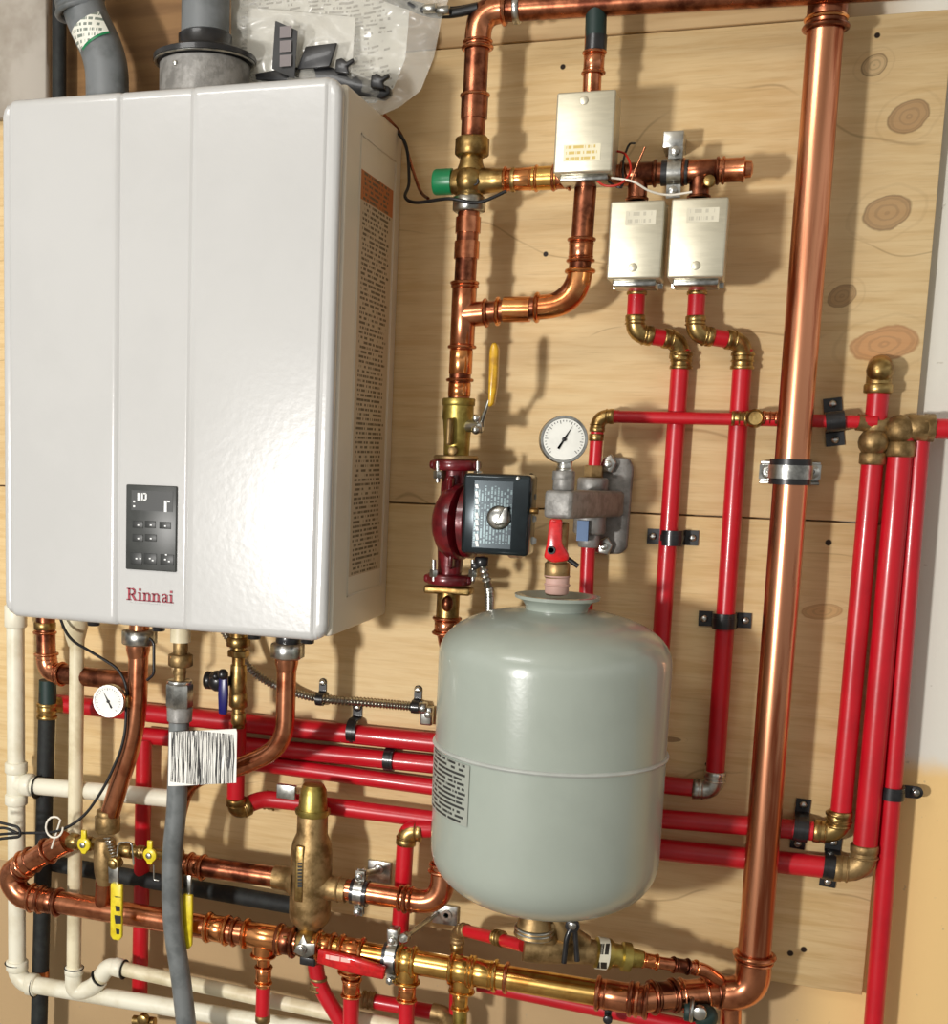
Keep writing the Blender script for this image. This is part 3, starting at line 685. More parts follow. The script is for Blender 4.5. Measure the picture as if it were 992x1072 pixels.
# conduit
pp = fillet([P(222, 640, 0.10), P(262, 706, 0.06), P(320, 731, 0.012), P(375, 735, 0.012), P(440, 741, 0.012)], 0.04, 10)
def corrug(pts, r, pitch=0.0042):
    out = []; rs = []
    for i in range(len(pts)-1):
        a, b = pts[i], pts[i+1]; n = max(1, int((b-a).length/pitch*2))
        for j in range(n): out.append(a.lerp(b, j/n))
    out.append(pts[-1]); rs = [r*(1.0 if k % 2 else 0.72) for k in range(len(out))]
    return MB().tube(out, rs, 14)
t = Thing('flexible_conduit', 'corrugated metal conduit running from under the heater to tank left edge', 'conduit', pp[-1])
t.part('conduit', corrug(pp, rad(P(375, 735, .012), 9.5)), 'conduit')
mb = MB().box(P(441, 757, .004)+Vector((0, -.014, 0)), P(455, 739, .004)+Vector((0, .004, 0)), 0.003); mb.cyl(P(448, 748, .018), OUT, .005, .008); mb.cyl(P(443, 741, .014), RT, .009, .012)
t.part('connector', mb, 'steel', 'zinc box connector')
for x, y, lb in ((335, 732, 'black single screw clip on the metal conduit, right of the bent copper pipe'), (435, 740, 'black single screw clip on the metal conduit beside the tank')):
    pipe_clip(lb, P(x, y, 0.012), RT, 0.0062, False, w=0.011)
# ================================================================== BLACK PIPES
t = run('insulated_pipe', 'black insulated upright pipe at far left between the two white drain pipes', 'pipe', [(50, 712, 0.045), (40, 1110, 0.045)], 18, 'blackfoam', pn='insulation')
t.sleeve(P(43, 1019, .045), UP, t.r*0.9, 0.012, 'copper', 'plain'); 
t.part('upper_wrap', MB().tube([P(50, 712, .045), P(50, 736, .045)], t.r*1.02, 18), 'greenfoam', 'dark green wrap')
t.part('tee', sleeve_mb(MB(), P(49, 744, .045), UP, t.r*1.05, 0.026, 'pex').tube([P(49, 738, .045), P(66, 738, .02)], t.r*0.95, 14), 'brass')
run('insulated_pipe', 'black insulated level pipe behind copper manifold on the left', 'pipe', [(50, 903, 0.03), (330, 952, 0.03)], 17, 'blackfoam', pn='insulation')
# ================================================================== WHITE DRAIN PIPES
def hzp(px, py, d): q = P(px, py, d); q.z = hz0+0.001; return q
DP = 0.07
pv = Thing('drain_pipe', 'outer white plastic drain pipe down the left edge then right along the bottom', 'drain pipe', P(17, 1028, DP))
a, b, c = P(16, 620, DP), P(18, 1028, DP), P(420, 1094, DP); r = rad(P(17, 800, DP), 18.5)
pv.pipe([a, b, c], r, 'pvc', 0.0288)
pv.elbow(b, a, c, r, 'pvc', 0.036, style='pvc')
pv.part('socket', MB().cyl(P(16.5, 645, DP), UP, r*1.25, 0.036), 'pvc')
pv.tee(P(17, 820, DP), UP, P(60, 825, DP)-P(17, 820, DP), r, 'pvc', 0.052, 0.022, style='pvc')
pv.part('branch', MB().tube([P(20, 821, DP), P(180, 836, DP)], r*0.98, 18), 'pvc', 'side branch running right')
for p_, d_ in ((P(39, 824, DP), P(60, 825, DP)-P(17, 820, DP)), (P(37, 1032, DP), c-b), (P(17, 1008, DP), UP)): pv.part('joint_line', MB().ring(p_, d_, r*1.3, .0008), 'ink', 'dark glue line')
D6 = 0.085
pb = Thing('drain_pipe', 'inner ivory plastic drain pipe with a trap bend near the bottom', 'drain pipe', P(78, 1030, D6))
q = [hzp(81, 650, D6), P(77, 1040, D6), P(98, 1034, D6-.005), P(114, 1010, DP+.01), P(136, 1016, DP+.01), P(420, 1076, DP+.01)]
r = rad(P(79, 800, D6), 15.5)
pb.pipe(q, r, 'pvc_old', [0.022, 0.022, 0.016, 0.016])
pb.part('adapter', MB().lathe([(-0.012, r*0.95), (0, r*1.3), (0.022, r*1.75), (0.05, r*1.8)], P(79, 668, D6), UP, 24), 'pvc_old')
mb = MB().tube(fillet([P(77, 1013, D6), q[1], q[2], P(104, 1026, DP+.012)], [0.022, .02]), r*1.18, 20)
mb.cyl(P(77.5, 1016, D6), UP, r*1.3, 0.012); pb.part('trap_elbow', mb, 'pvc')
mb = MB().tube(fillet([P(106, 1022, DP+.011), q[3], P(126, 1014, DP+.01)], 0.014), r*1.18, 20); mb.cyl(P(124, 1013, DP+.01), q[4]-q[3], r*1.3, 0.016)
pb.part('bend', mb, 'pvc')
for p_, d_, k_ in ((P(77.5, 1013, D6), UP, 1.32), (P(103, 1024, DP+.012), Vector((0.7, 0, .7)), 1.2), (P(130, 1015, DP+.01), q[5]-q[4], 1.3)): pb.part('joint_line', MB().ring(p_, d_, r*k_, .0009), 'ink', 'dark glue line')
# ================================================================== copper elbow at far left
t = Thing('copper_branch', 'copper elbow pipe from heater underside passing behind the ivory drain pipe', 'pipe', P(60, 705, .07))
q = [hzp(47, 640, .07), P(49, 704, .07), P(145, 714, .09)]; r = rad(P(49, 690, .07), 20)
t.pipe(q, r, 'copper_old', 0.024); t.elbow(q[1], q[0], q[2], r, 'copper', 0.03)
t.sleeve(P(47, 662, .07), UP, r, 0.014, 'copper', 'bead'); t.sleeve(P(47, 655, .07), UP, r, 0.012, 'brass', 'ring')
# ================================================================== copper C with union
DC = 0.14
c = Thing('copper_pipe', 'bent copper pipe from heater port with dial thermometer down to brass union', 'pipe', P(113, 855, DC))
q = [hzp(146, 660, DC), P(143, 762, DC), P(112, 862, DC)]; r = rad(P(143, 720, DC), 21)
c.pipe(q, r, 'copper', 0.05)
c.part('flare', MB().lathe([(-0.012, r), (0, r*1.2), (0.012, r*1.2)], P(144.5, 680, DC), UP, 24), 'copper')
c.part('nut', MB().hexnut(P(146, 667, DC), UP, r*1.75, 0.022), 'steel', 'dark and silver hex nut')
c.part('spring_clip', MB().tube(fillet([P(152, 665, DC+.01), P(161, 672, DC+.012), P(161, 706, DC+.012), P(154, 712, DC+.01)], .006), 0.0022, 8), 'black', 'black wire clip')
t = Thing('thermometer', 'round white dial thermometer screwed into the bent copper pipe', 'thermometer', P(114, 752, .17))
def dial(t, o, R, nrm, needle, deep=0.012, ticks=24, stem=None):
    o = Vector(o); nrm = Vector(nrm).normalized(); u = UP.cross(nrm).normalized()*1; v = nrm.cross(u)
    t.part('case', MB().lathe([(-deep, R*0.9), (-deep*0.8, R), (0.0, R), (0.003, R*0.97), (0.003, R*0.88), (0.001, R*0.86), (0.001, 0)], o, nrm, 48), 'steel')
    t.part('dial', MB().lathe([(0.0012, R*0.86), (0.0022, R*0.86), (0.0022, 0)], o, nrm, 48), 'face', 'white dial')
    mb = MB()
    for i in range(ticks):
        a = -PI*0.25+PI*1.5*i/(ticks-1); k_ = 0.66 if i % 4 == 0 else 0.73
        d_ = u*math.cos(a)+v*math.sin(a); s = d_.cross(nrm)
        mb.add([o+nrm*0.0027+d_*R*k_+s*R*.012, o+nrm*0.0027+d_*R*.8+s*R*.012, o+nrm*0.0027+d_*R*.8-s*R*.012, o+nrm*0.0027+d_*R*k_-s*R*.012], [[0, 1, 2, 3]], False)
    t.part('scale', mb, 'ink', 'black tick marks')
    d_ = (u*math.cos(needle)+v*math.sin(needle)); s = d_.cross(nrm); o2 = o+nrm*0.0035
    mb = MB().add([o2-d_*R*.45+s*R*.05, o2-s*R*.045, o2+d_*R*.68, o2+s*R*.045-0*d_, o2-d_*R*.45-s*R*.05], [[0, 1, 2, 3, 4]], False)
    mb.cyl(o2, nrm, R*0.09, 0.002); t.part('needle', mb, 'ink', 'black needle')
o = P(114, 734, .17); dial(t, o, rad(o, 35), (0.1, -1, 0.05), 2.1)
t.part('stem', MB().tube([o+Vector((.006, .004, 0)), P(141, 735, DC)], 0.0075, 14).hexnut(P(134, 734, .15), RT, .011, .01), 'brass')
# cables
t = solo('sensor_cable', MB().tube(fillet([hzp(58, 655, .11), P(70, 668, .13), P(95, 682, .15), P(124, 700, .15), P(133, 718, .15), P(131, 775, .16), P(112, 820, .16), P(88, 856, .16), P(60, 872, .16), P(15, 872, .16), P(-25, 876, .16)], 0.03), 0.0022, 10), 'rubber', 'thin black cable from heater underside past the thermometer to the left edge', 'cable')
solo('cable_loop', MB().tube(fillet([P(-25, 858, .17), P(0, 861, .17), P(20, 866, .17), P(22, 876, .17), P(0, 878, .17), P(-25, 884, .17)], .012), 0.0022, 10).tube(fillet([P(-20, 870, .168), P(5, 866, .168), P(18, 872, .168)], .01), .0022, 8), 'rubber', 'black cable loop entering at the left edge of the picture', 'cable')
pts = [P(57+9*math.cos(a), 866+11*math.sin(a), .165) for a in [i*2*PI/16 for i in range(15)]]
solo('wire_tie', MB().tube(pts+[P(54, 888, .15)], 0.0016, 8), 'wire_white', 'white wire tie looped around the black cable', 'tie')
# ================================================================== MAIN COPPER MANIFOLD
DM = 0.12
mpx = [(70, 881, .125), (40, 897, .125), (8, 916, DM), (22, 939, DM), (60, 944, DM), (669, 1047, DM)]
mp = [P(*q) for q in mpx] ; mr = rad(P(150, 957, DM), 24.5); mdir = (mp[5]-mp[4]).normalized()
m = Thing('copper_manifold', 'long copper manifold pipe along the bottom with downward branch tees', 'pipe', P(300, 990, DM))
m.pipe(mp[:5]+[P(330, 990, DM)], mr, 'copper', [0.02, 0.026, 0.026, 0.02])
mx = lambda x: mp[4].lerp(mp[5], (x-60)/609.0) if False else P(x, 944+(x-60)*(1047-944)/609.0, DM)
for (pp_, dd) in ((P(50, 891, .125), mp[0]-mp[1]), (P(34, 900, DM), mp[1]-mp[2]), (P(21, 910, DM), mp[1]-mp[2])):
    m.sleeve(pp_, dd, mr*0.98, 0.02, 'copper_old', 'bead')
m.part('elbow', MB().tube(fillet([P(34, 900, DM), mp[2], mp[3], P(52, 943, DM)], [.024, .024]), mr*1.12, 20).ring(P(26, 905, DM), mp[1]-mp[2], mr*1.16, mr*.16).ring(P(34, 940, DM), mdir, mr*1.16, mr*.16), 'copper')
m.sleeve(P(52, 943, DM), mdir, mr*1.0, 0.03, 'copper_old', 'press')
m.part('far_tube', MB().tube([P(325, 989, DM), mp[5], P(712, 1044, .085), P(764, 1040, .055)][:2], mr*0.98, 20), 'gold', 'polished golden tube')
m.sleeve(mx(228), mdir, mr, 0.03, 'copper_bright'); m.sleeve(mx(246), mdir, mr, 0.02, 'copper', 'bead')
m.tee(mx(276), mdir, -UP, mr, 'copper_bright', 0.055, 0.028, mr*0.85)
m.sleeve(mx(300), mdir, mr*1.05, 0.022, 'copper_old')
m.sleeve(mx(341), mdir, mr, 0.02, 'copper_bright'); m.tee(mx(368), mdir, -UP, mr, 'copper_bright', 0.03, 0.03, mr*0.85)
m.tee(mx(426), mdir, -UP, mr*1.0, 'gold', 0.02, 0.03, mr*0.85); m.tee(mx(484), mdir, -UP, mr*1.0, 'gold', 0.03, 0.03, mr*0.8)
m.sleeve(mx(505), mdir, mr, 0.035, 'gold'); m.sleeve(mx(530), mdir, mr, 0.016, 'copper', 'bead')
m.sleeve(mx(646), mdir, mr*1.03, 0.05, 'copper'); m.sleeve(mx(668), mdir, mr*1.05, 0.02, 'copper_old')
q0 = mx(655); q1 = P(668, 1046, DM); q2 = P(712, 1042, .09); q3 = P(768, 1038, .066); q4 = P(790, 990, .065)
m.part('return_bend', MB().tube(fillet([q0, q1, q2, q3], .02), mr*1.02, 20), 'copper')
m.sleeve(P(694, 1043, .1), q2-q1, mr*1.02, .03, 'copper_old'); m.sleeve(P(726, 1041, .08), q3-q2, mr*1.02, .03, 'copper'); m.sleeve(P(750, 1039, .07), q3-q2, mr*1.02, .02, 'copper_old', 'bead')
# downward branches
def branch(x, y0, y1, y2, w, lab, end=None, met='copper_bright'):
    t = Thing('branch_tube', lab, 'tube', P(x-1, y2, DM)); rr = rad(P(x, y1, DM), w)
    xa = x; t.part('nipple', MB().tube([P(x, y0, DM), P(x-.5, y1, DM)], rr*0.95, 18), met)
    t.sleeve(P(x-.3, (y0+y1)/2+4, DM), UP, rr, 0.024, met, 'press')
    t.part('tube', MB().tube([P(x-.5, y1-2, DM), P(x-1.5, y2, DM)], rr, 18), 'red' if met != 'gold' else 'brass_green')
    if end: t.sleeve(P(x-1, y2, DM), UP, rr*0.95, 0.012, 'brass_dull', 'ring')
    return t
branch(276, 998, 1035, 1066, 15, 'short red tube under the manifold, leftmost branch, ending in a grey ferrule', True)
branch(368, 1015, 1044, 1110, 17, 'red branch tube under the manifold below the red grip')
branch(426, 1020, 1048, 1110, 17, 'red branch tube under the manifold below the pipe hanger')
branch(482, 1030, 1056, 1110, 15, 'brass branch fitting under the golden section of the manifold', None, 'gold')
# ================================================================== BALL VALVES on the left
def lever_valve(name, lab, p, ax, r, m, stem_o, hpts, grip, gm, gw, seg=None, extra=None):
    pass
t = Thing('ball_valve', 'brass ball valve with drain ports and long yellow lever under the bent copper pipe', 'valve', P(110, 945, DC))
t.part('union_nut', MB().hexnut(P(112.5, 862, DC), UP, 0.019, 0.026, 8).cyl(P(112.5, 852, DC), UP, 0.0165, .012), 'brass_dull', 'dull greenish union nut')
t.part('body', MB().lathe([(-.05, .011), (-.045, .013), (-.03, .016), (-.01, .0175), (.015, .0165), (.02, .0145)], P(110, 892, DC), UP, 24).tube([P(112, 885, DC), P(122, 905, DC+.02)], .011, 18), 'brass_dull')
t.part('tail_pipe', MB().tube([P(109, 915, DC), P(107.5, 952, DM)], .0125, 18), 'copper')
sp = []; o = P(112, 876, DC+.018); e = P(120, 897, DC+.018); n = 60
axx = (e-o).normalized(); uu = axx.cross(OUT).normalized(); ww = uu.cross(axx)
for i in range(n): a = i*2*PI/9; sp.append(o.lerp(e, i/n)+(uu*math.cos(a)+ww*math.sin(a))*.005)
t.part('tether_spring', MB().tube(sp, .0009, 6), 'steel')
so = P(120, 903, DC+.024)
t.part('stem_nut', MB().cyl(so, OUT, .0095, .012).hexnut(so+OUT*.007, OUT, .007, .006), 'brass', 'shiny stem nut')
hd = t.part('lever', MB().prism([(-.008, .004), (.008, .004), (.009, -.03), (-.007, -.03)], so+OUT*.004, RT, UP, .003, .0006), 'steel')
a = P(122.5, 925, DC+.03); b = P(123.5, 984, DC+.03)
t.part('lever_grip', MB().prism([(-.0095, 0), (.0095, 0), (.0095, b.z-a.z+.006), (.005, b.z-a.z), (-.005, b.z-a.z), (-.0095, b.z-a.z+.006)], a, RT, UP, .007, .002), 'yellow', 'yellow vinyl grip')
mk = MB()
for (yy, ww_, hh) in ((938, 7, 1.5), (948, 5, 6), (958, 7, 9), (972, 4, 6)): mk.add([P(123-ww_/2, yy, DC+.034), P(123+ww_/2, yy+1, DC+.034), P(123+ww_/2, yy+hh, DC+.034), P(123-ww_/3, yy+hh, DC+.034)], [[0, 1, 2, 3]], False)
t.part('grip_print', mk, 'ink', 'black marks on grip')
def wing(t, px, py, d, lab=None):
    o = P(px, py, d)
    t.part('drain_knob', MB().prism([(-.004, .008), (.004, .008), (.004, .022), (-.004, .022)], o, RT, UP, .005, .001).lathe([(0, .0105), (.004, .0105), (.006, .007), (.006, .0045), (.002, .004)], o+OUT*(-.002), OUT, 24).prism([(-.008, -.004), (.008, -.004), (.003, -.014), (-.003, -.014)], o, RT, UP, .005, .001), 'yellow', 'small yellow winged knob')
    t.part('knob_screw', MB().cyl(o+OUT*.005, OUT, .0042, .003), 'steel')
t.part('drain_port', MB().tube([P(72, 881, .13), P(105, 884, DC)], .0095, 16).hexnut(P(78, 881, .131), RT, .0135, .014).cyl(P(93, 883, .14), RT, .011, .01), 'brass', 'left drain port')
wing(t, 88, 884, .158)
t.part('hose_port', MB().tube([P(115, 890, DC), P(152, 892, DC)], .008, 16).cyl(P(133, 890, DC), RT, .0115, .02).cyl(P(147, 892, DC), RT, .01, .008), 'brass', 'right drain port')
t.part('port_bail', MB().tube(fillet([P(122, 902, .16), P(124, 882, .16), P(138, 882, .16), P(140, 905, .16)], .006), .0016, 8), 'steel')
t = Thing('ball_valve', 'brass ball valve with yellow lever, mostly hidden behind the grey hose', 'valve', P(181, 950, .11))
t.part('body', MB().lathe([(-.04, .012), (-.035, .016), (-.01, .018), (.02, .017), (.03, .013)], P(181, 905, .11), UP, 24), 'brass_dull')
t.part('tail_pipe', MB().tube([P(181, 918, .11), P(180, 962, DM)], .0125, 18), 'copper')
t.part('drain_port', MB().tube([P(158, 893, .13), P(180, 896, .12)], .008, 16), 'brass'); wing(t, 157, 895, .15)
t.part('drain_clip', MB().tube(fillet([P(161, 905, .15), P(161, 921, .15), P(166, 922, .15)], .003), .0012, 8), 'steel')
t.part('lever', MB().prism([(-.006, .02), (.006, .02), (.006, -.012), (-.006, -.012)], P(196, 930, .148), RT, UP, .003, .0006), 'steel')
a = P(197, 936, .15); b = P(197, 993, .15)
t.part('lever_grip', MB().prism([(-.0075, 0), (.0075, 0), (.0075, b.z-a.z+.006), (.003, b.z-a.z), (-.003, b.z-a.z), (-.0075, b.z-a.z+.006)], a, RT, UP, .007, .002), 'yellow', 'yellow vinyl grip')
# ================================================================== GAS HOSE
DG = 0.165
g = Thing('gas_hose', 'grey coated flexible gas hose hanging from heater with silver nuts', 'hose', P(195, 1072, DG))
q = [P(188, 735, DG), P(185, 840, DG), P(180, 900, DG), P(181, 965, DG), P(190, 1030, DG), P(199, 1110, DG)]
def smooth(pts, n=8):
    out = []
    for i in range(len(pts)-1):
        p0 = pts[max(i-1, 0)]; p1 = pts[i]; p2 = pts[i+1]; p3 = pts[min(i+2, len(pts)-1)]
        for j in range(n):
            t_ = j/n; out.append(0.5*((2*p1)+(p2-p0)*t_+(2*p0-5*p1+4*p2-p3)*t_*t_+(3*p1-p0-3*p2+p3)*t_**3))
    out.append(pts[-1]); return out
gr = rad(P(185, 850, DG), 21.5)
g.part('hose', MB().tube(smooth(q), gr, 24), 'hose')
g.part('ferrule', MB().lathe([(-.012, gr*1.02), (-.01, gr*1.2), (.008, gr*1.25), (.01, gr*1.1)], P(188, 747, DG), UP, 24), 'castgrey', 'grey crimp ferrule')
g.part('hose_nut', MB().hexnut(P(188, 728, DG), UP, gr*1.3, .036).cyl(P(188, 714, DG), UP, gr*1.2, .006), 'steel', 'large shiny hex nut')
g.part('adapter', MB().lathe([(-.012, .006), (-.004, .0095), (.0, .0095)], P(188, 702, DG), UP, 20).hexnut(P(189, 691, DG), UP, .0175, .018, 8).cyl(P(189, 678, DG), UP, .0105, .03).tube([P(189, 680, DG), P(188, 716, DG)], .0085, 18), 'brass_dull', 'brass and steel adapter')
g.part('port', MB().tube([hzp(189, 660, DG), P(189, 672, DG)], .0145, 24), 'pvc_old', 'ivory port collar')
t = solo('hose_tag', sheet([(177, 766), (247, 763), (247, 766), (243, 822), (176, 823), (177, 790)][:2]+[(248, 764), (247, 822), (176, 823)], .192, .003, 4, 18), 'barcode', 'white tag printed with dense black stripes wrapped on the grey hose', 'tag')
# ================================================================== BRASS VALVE under heater
t = Thing('drain_valve', 'small brass valve with blue lever and black knob under heater', 'valve', P(249, 765, .11))
o = lambda y: P(249.5, y, .115)
t.part('body', MB().hexnut(o(672), UP, .017, .014).hexnut(o(684), UP, .0155, .01).lathe([(-.03, .0105), (-.028, .0125), (0, .0125), (.022, .0115)], o(712), UP, 24).lathe([(-.012, .009), (-.008, .0135), (.008, .0135), (.012, .011)], o(733), UP, 24).cyl(o(752), UP, .0105, .018), 'brass', 'stack of brass unions')
t.part('inlet', MB().tube([hzp(249.5, 655, .115), o(668)], .012, 18), 'brass'); t.part('core', MB().tube([o(664), o(762)], .0092, 18), 'brass')
t.part('knob', MB().ball(P(228, 713, .125), .0155, (1, .8, 1)).cyl(P(219, 712, .12), RT, .013, .01).tube([P(228, 713, .12), o(713)], .007, 12), 'black', 'round black knob')
a = P(234, 713, .135); t.part('lever', MB().prism([(-.006, .012), (.006, .012), (.0075, -.02), (.006, -.048), (-.006, -.048), (-.0075, -.02)], a, RT, UP, .008, .0025), 'blue', 'deep blue lever')
t.part('lever_cap', MB().ball(a+Vector((0, -.003, .01)), .008).ball(a+Vector((-.012, 0, .006)), .006), 'black')
# ================================================================== COPPER E
t = Thing('copper_pipe', 'copper pipe with sweeping bend from right heater port, passing behind striped tag', 'pipe', P(181, 900, .11))
q = [hzp(301, 660, .15), P(298, 745, .15), P(288, 785, .15), P(250, 803, .145), P(212, 818, .13), P(190, 838, .12), P(182, 892, .11)]
r = rad(P(299, 720, .15), 20.5)
t.pipe([q[0], P(298, 782, .15), P(250, 803, .145), P(196, 815, .13), P(183, 860, .115), q[-1]], r, 'copper', [.045, .02, .04, .03])
t.part('flare', MB().lathe([(-.012, r), (0, r*1.2), (.016, r*1.22)], P(300, 694, .15), UP, 24), 'copper')
t.part('nut', MB().hexnut(P(301, 681, .15), UP, r*1.75, .022), 'steel', 'silver hex nut'); t.part('port', MB().cyl(P(302, 668, .15), UP, r*1.3, .02), 'black')
for (x, y, dd, w) in ((170, 666, .13, 12), (100, 655, .13, 14), (322, 664, .13, 16), (262, 662, .13, 10)):
    pass
# ================================================================== STRUT CLAMPS
def cushion_clamp(t, p, ax, r, u, w=.02, bolts=True, cm='black', ears=True):
    """two half rings round the pipe with ears along u"""
    p = Vector(p); ax = Vector(ax).normalized(); u = Vector(u); u = (u-ax*u.dot(ax)).normalized()
    t.part('cushion', MB().lathe([(-w*.6, r*1.0), (-w*.6, r*1.2), (w*.6, r*1.2), (w*.6, r*1.0)], p, ax, 28), cm, 'black rubber cushion')
    mb = MB().lathe([(-w*.32, r*1.16), (-w*.32, r*1.28), (w*.32, r*1.28), (w*.32, r*1.16)], p, ax, 28)
    v = ax.cross(u)
    for s in (-1, 1):
        if ears:
            q = p+u*s*(r*1.25+.006)
            mb.band([(-.0075, .0035), (.0075, .0035)], q, u, v, ax, .002, w*.64).band([(-.0075, -.0045), (.0075, -.0045)], q, u, v, ax, .002, w*.64)
    t.part('clamp', mb, 'steel')
    if bolts:
        for s in (-1, 1):
            q = p+u*s*(r*1.25+.007); t.part('bolt', MB().cyl(q, v, .0028, .03).hexnut(q+v*.012, v, .0055, .005).hexnut(q-v*.012, v, .0055, .005), 'steel')
# ================================================================== RISER
DR = 0.065
rp0, rp1 = P(869, -40, DR), P(789, 1003, DR); rr = rad(P(828, 500, DR), 35)
t = Thing('copper_riser', 'thick copper riser pipe running the full height right of centre', 'pipe', rp1)
t.part('pipe', MB().tube([rp0, rp1], rr, 32), 'copper_riser')
t.sleeve(P(866, 6, DR), UP, rr, .05, 'copper_old'); t.part('solder_ring', MB().ring(P(864.5, 20, DR), UP, rr*1.08, .003, 32), 'copper_bright')
t.part('foot_elbow', MB().tube(fillet([P(789.5, 1000, DR), P(787, 1040, DR), P(748, 1040, .068)], .03), [rr*1.08]*9+[mr*1.1], 28).ring(P(789.5, 1000, DR), UP, rr*1.14, .004, 32).ring(P(789, 1006, DR), UP, rr*1.1, .002, 32), 'copper', 'elbow turning left into manifold')
t = Thing('strut_clamp', 'silver strut clamp with black cushion holding the copper riser', 'clamp', P(826, 510, 0))
c = P(827, 494, DR); a = P(796, 482, 0.012); b = P(857, 508, .012)
mb = MB().box((a.x, -.012, b.z), (b.x, 0, a.z), .002); mb.box((a.x, -.02, b.z), (b.x, -.012, b.z+.004), .001); mb.box((a.x, -.02, a.z-.004), (b.x, -.012, a.z), .001)
t.part('strut', mb, 'steel', 'zinc strut channel')
cushion_clamp(t, c, rp0-rp1, rr, RT, .026, False, ears=False)
mb = MB()
for s, x in ((-1, 804), (1, 849)): q = P(x, 494, .04); mb.band([(-.011, 0), (.013, 0)], q, RT*-s, OUT, UP, .003, .018); mb.box(q+Vector((-s*.012-.002, 0, -.008)), q+Vector((-s*.012+.002, .028, .008)))
t.part('ears', mb, 'steel')
for x in (804, 850): q = P(x, 494, .044); t.part('bolt', MB().lathe([(0, .0085), (.003, .0085), (.005, .006), (.005, .003), (.003, .002)], q, OUT, 20), 'steel')
# ================================================================== LEFT COPPER COLUMN
DV = 0.09
col = lambda y: P(497-(y-100)*.053, y, DV)
cr = rad(col(110), 25)
t = Thing('copper_column', 'copper pipe from top elbow down to the green capped mixing valve', 'pipe', col(150))
q = [P(1060, -22, DV), P(501, 11, DV), col(160)]
t.part('pipe', MB().tube(fillet(q, .02), cr, 20), 'copper_old')
t.part('elbow', MB().tube(fillet([P(528, 9.5, DV), q[1], col(48)], .034), cr*1.1, 20).ring(P(528, 9.5, DV), RT, cr*1.14, .003).ring(col(50), UP, cr*1.15, .003).ring(col(44), UP, cr*1.12, .002), 'copper')
t.sleeve(col(112), UP, cr, .03, 'copper_old', 'plain'); t.sleeve(col(100), UP, cr, .01, 'copper', 'bead'); t.sleeve(P(541, 9, DV), RT, cr*1.05, .008, 'steel', 'ring')
mvz = Thing('mixing_valve', 'brass mixing valve with green plastic cap, right of the heater', 'valve', P(491, 222, DV))
hv = P(500, 190, DV)
mvz.part('upper_nut', MB().hexnut(col(154), UP, cr*1.45, .024, 8), 'brass', 'brass union nut')
mvz.part('body', MB().lathe([(-.022, cr*.9), (-.02, cr*1.1), (-.012, cr*1.2), (.012, cr*1.2), (.02, cr), (.03, cr*.9)], col(188), UP, 28).lathe([(-.03, .013), (-.02, .017), (.0, .0185), (.02, .016), (.05, .0135), (.052, .0155), (.056, .0155), (.058, .012)], P(494, 190, DV), RT, 28).ball(P(491, 189, DV+.006), .019), 'brass')
mvz.part('lower_nut', MB().hexnut(col(214), UP, cr*1.4, .02, 8), 'steel', 'silver union nut')
mvz.part('cap', MB().lathe([(0, .014), (.001, .0165), (.022, .0165), (.025, .015), (.026, .009), (.02, .008)], P(474, 190, DV), -RT, 28), 'green', 'green plastic cap')
mvz.part('mark', MB().ring(P(497, 190, DV+.0185), OUT, .004, .0012, 14, 6), 'ink')
# header
hp = lambda x, d=DV: P(x, 190-(x-490)*.0435, d)
hr = rad(hp(700), 22)
t = Thing('copper_header', 'dark copper header running level behind the actuator boxes to capped right end', 'pipe', hp(600))
t.part('pipe', MB().tube([hp(515), hp(772)], hr, 22), 'copper_old')
t.sleeve(hp(545), RT, hr, .04, 'copper_bright'); t.sleeve(hp(570), RT, hr*1.02, .03, 'gold', 'plain'); t.sleeve(hp(588), RT, hr, .02, 'copper')
t.part('end_cap', MB().lathe([(-.02, hr*1.1), (.008, hr*1.1), (.012, hr*1.2), (.014, hr*.8), (.02, hr*.75), (.022, hr*.4)], hp(768), RT, 24).ring(hp(757), RT, hr*1.15, .002), 'copper', 'domed end cap')
for x in (668, 733):
    t.tee(hp(x), RT, -UP, hr, 'copper_old', .04, .03, hr*.85)
t.part('vent_plug', MB().cyl(hp(743, DV+.012)-UP*.012, OUT, .007, .012), 'brass')
t = Thing('pipe_hanger', 'black and silver split clamp holding the dark copper header', 'clamp', P(707, 200, 0))
a = P(697, 146, .006); b = P(717, 205, 0)
t.part('plate', MB().box((a.x, -.05, a.z-.02), (P(718, 150, .006).x, 0, a.z), .001), 'steel', 'zinc mounting foot')
cushion_clamp(t, hp(706), RT, hr, UP, .026)
# second column piece below mixing valve
t = Thing('copper_column', 'copper pipe with side tee between the mixing valve and brass valve', 'pipe', col(400))
t.part('pipe', MB().tube([col(215), col(428)], cr*.93, 20), 'copper_old')
t.sleeve(col(236), UP, cr*.95, .02, 'copper', 'plain'); t.sleeve(col(262), UP, cr*.95, .022, 'copper', 'plain'); t.sleeve(col(300), UP, cr*.95, .012, 'copper', 'bead')
t.tee(col(330), UP, P(540, 324, DV)-P(488, 329, DV), cr*.95, 'copper', .082, .03); t.sleeve(col(398), UP, cr*.95, .012, 'copper', 'bead')
t.part('lower_sleeve', MB().cyl(col(379), UP, cr*.99, .034).cyl(col(408), UP, cr*.97, .02), 'copper_bright')
t.sleeve(P(521, 326, DV), RT, cr*.98, .014, 'copper_bright', 'bead')
t = Thing('copper_bend', 'copper pipe sweeping from below the largest actuator left into the side tee', 'pipe', P(560, 325, DV))
q = [P(614, 180, DV), P(604, 318, DV), P(497, 328, DV)]
t.part('pipe', MB().tube(fillet(q, .05, 12), cr*.9, 20), 'copper_old')
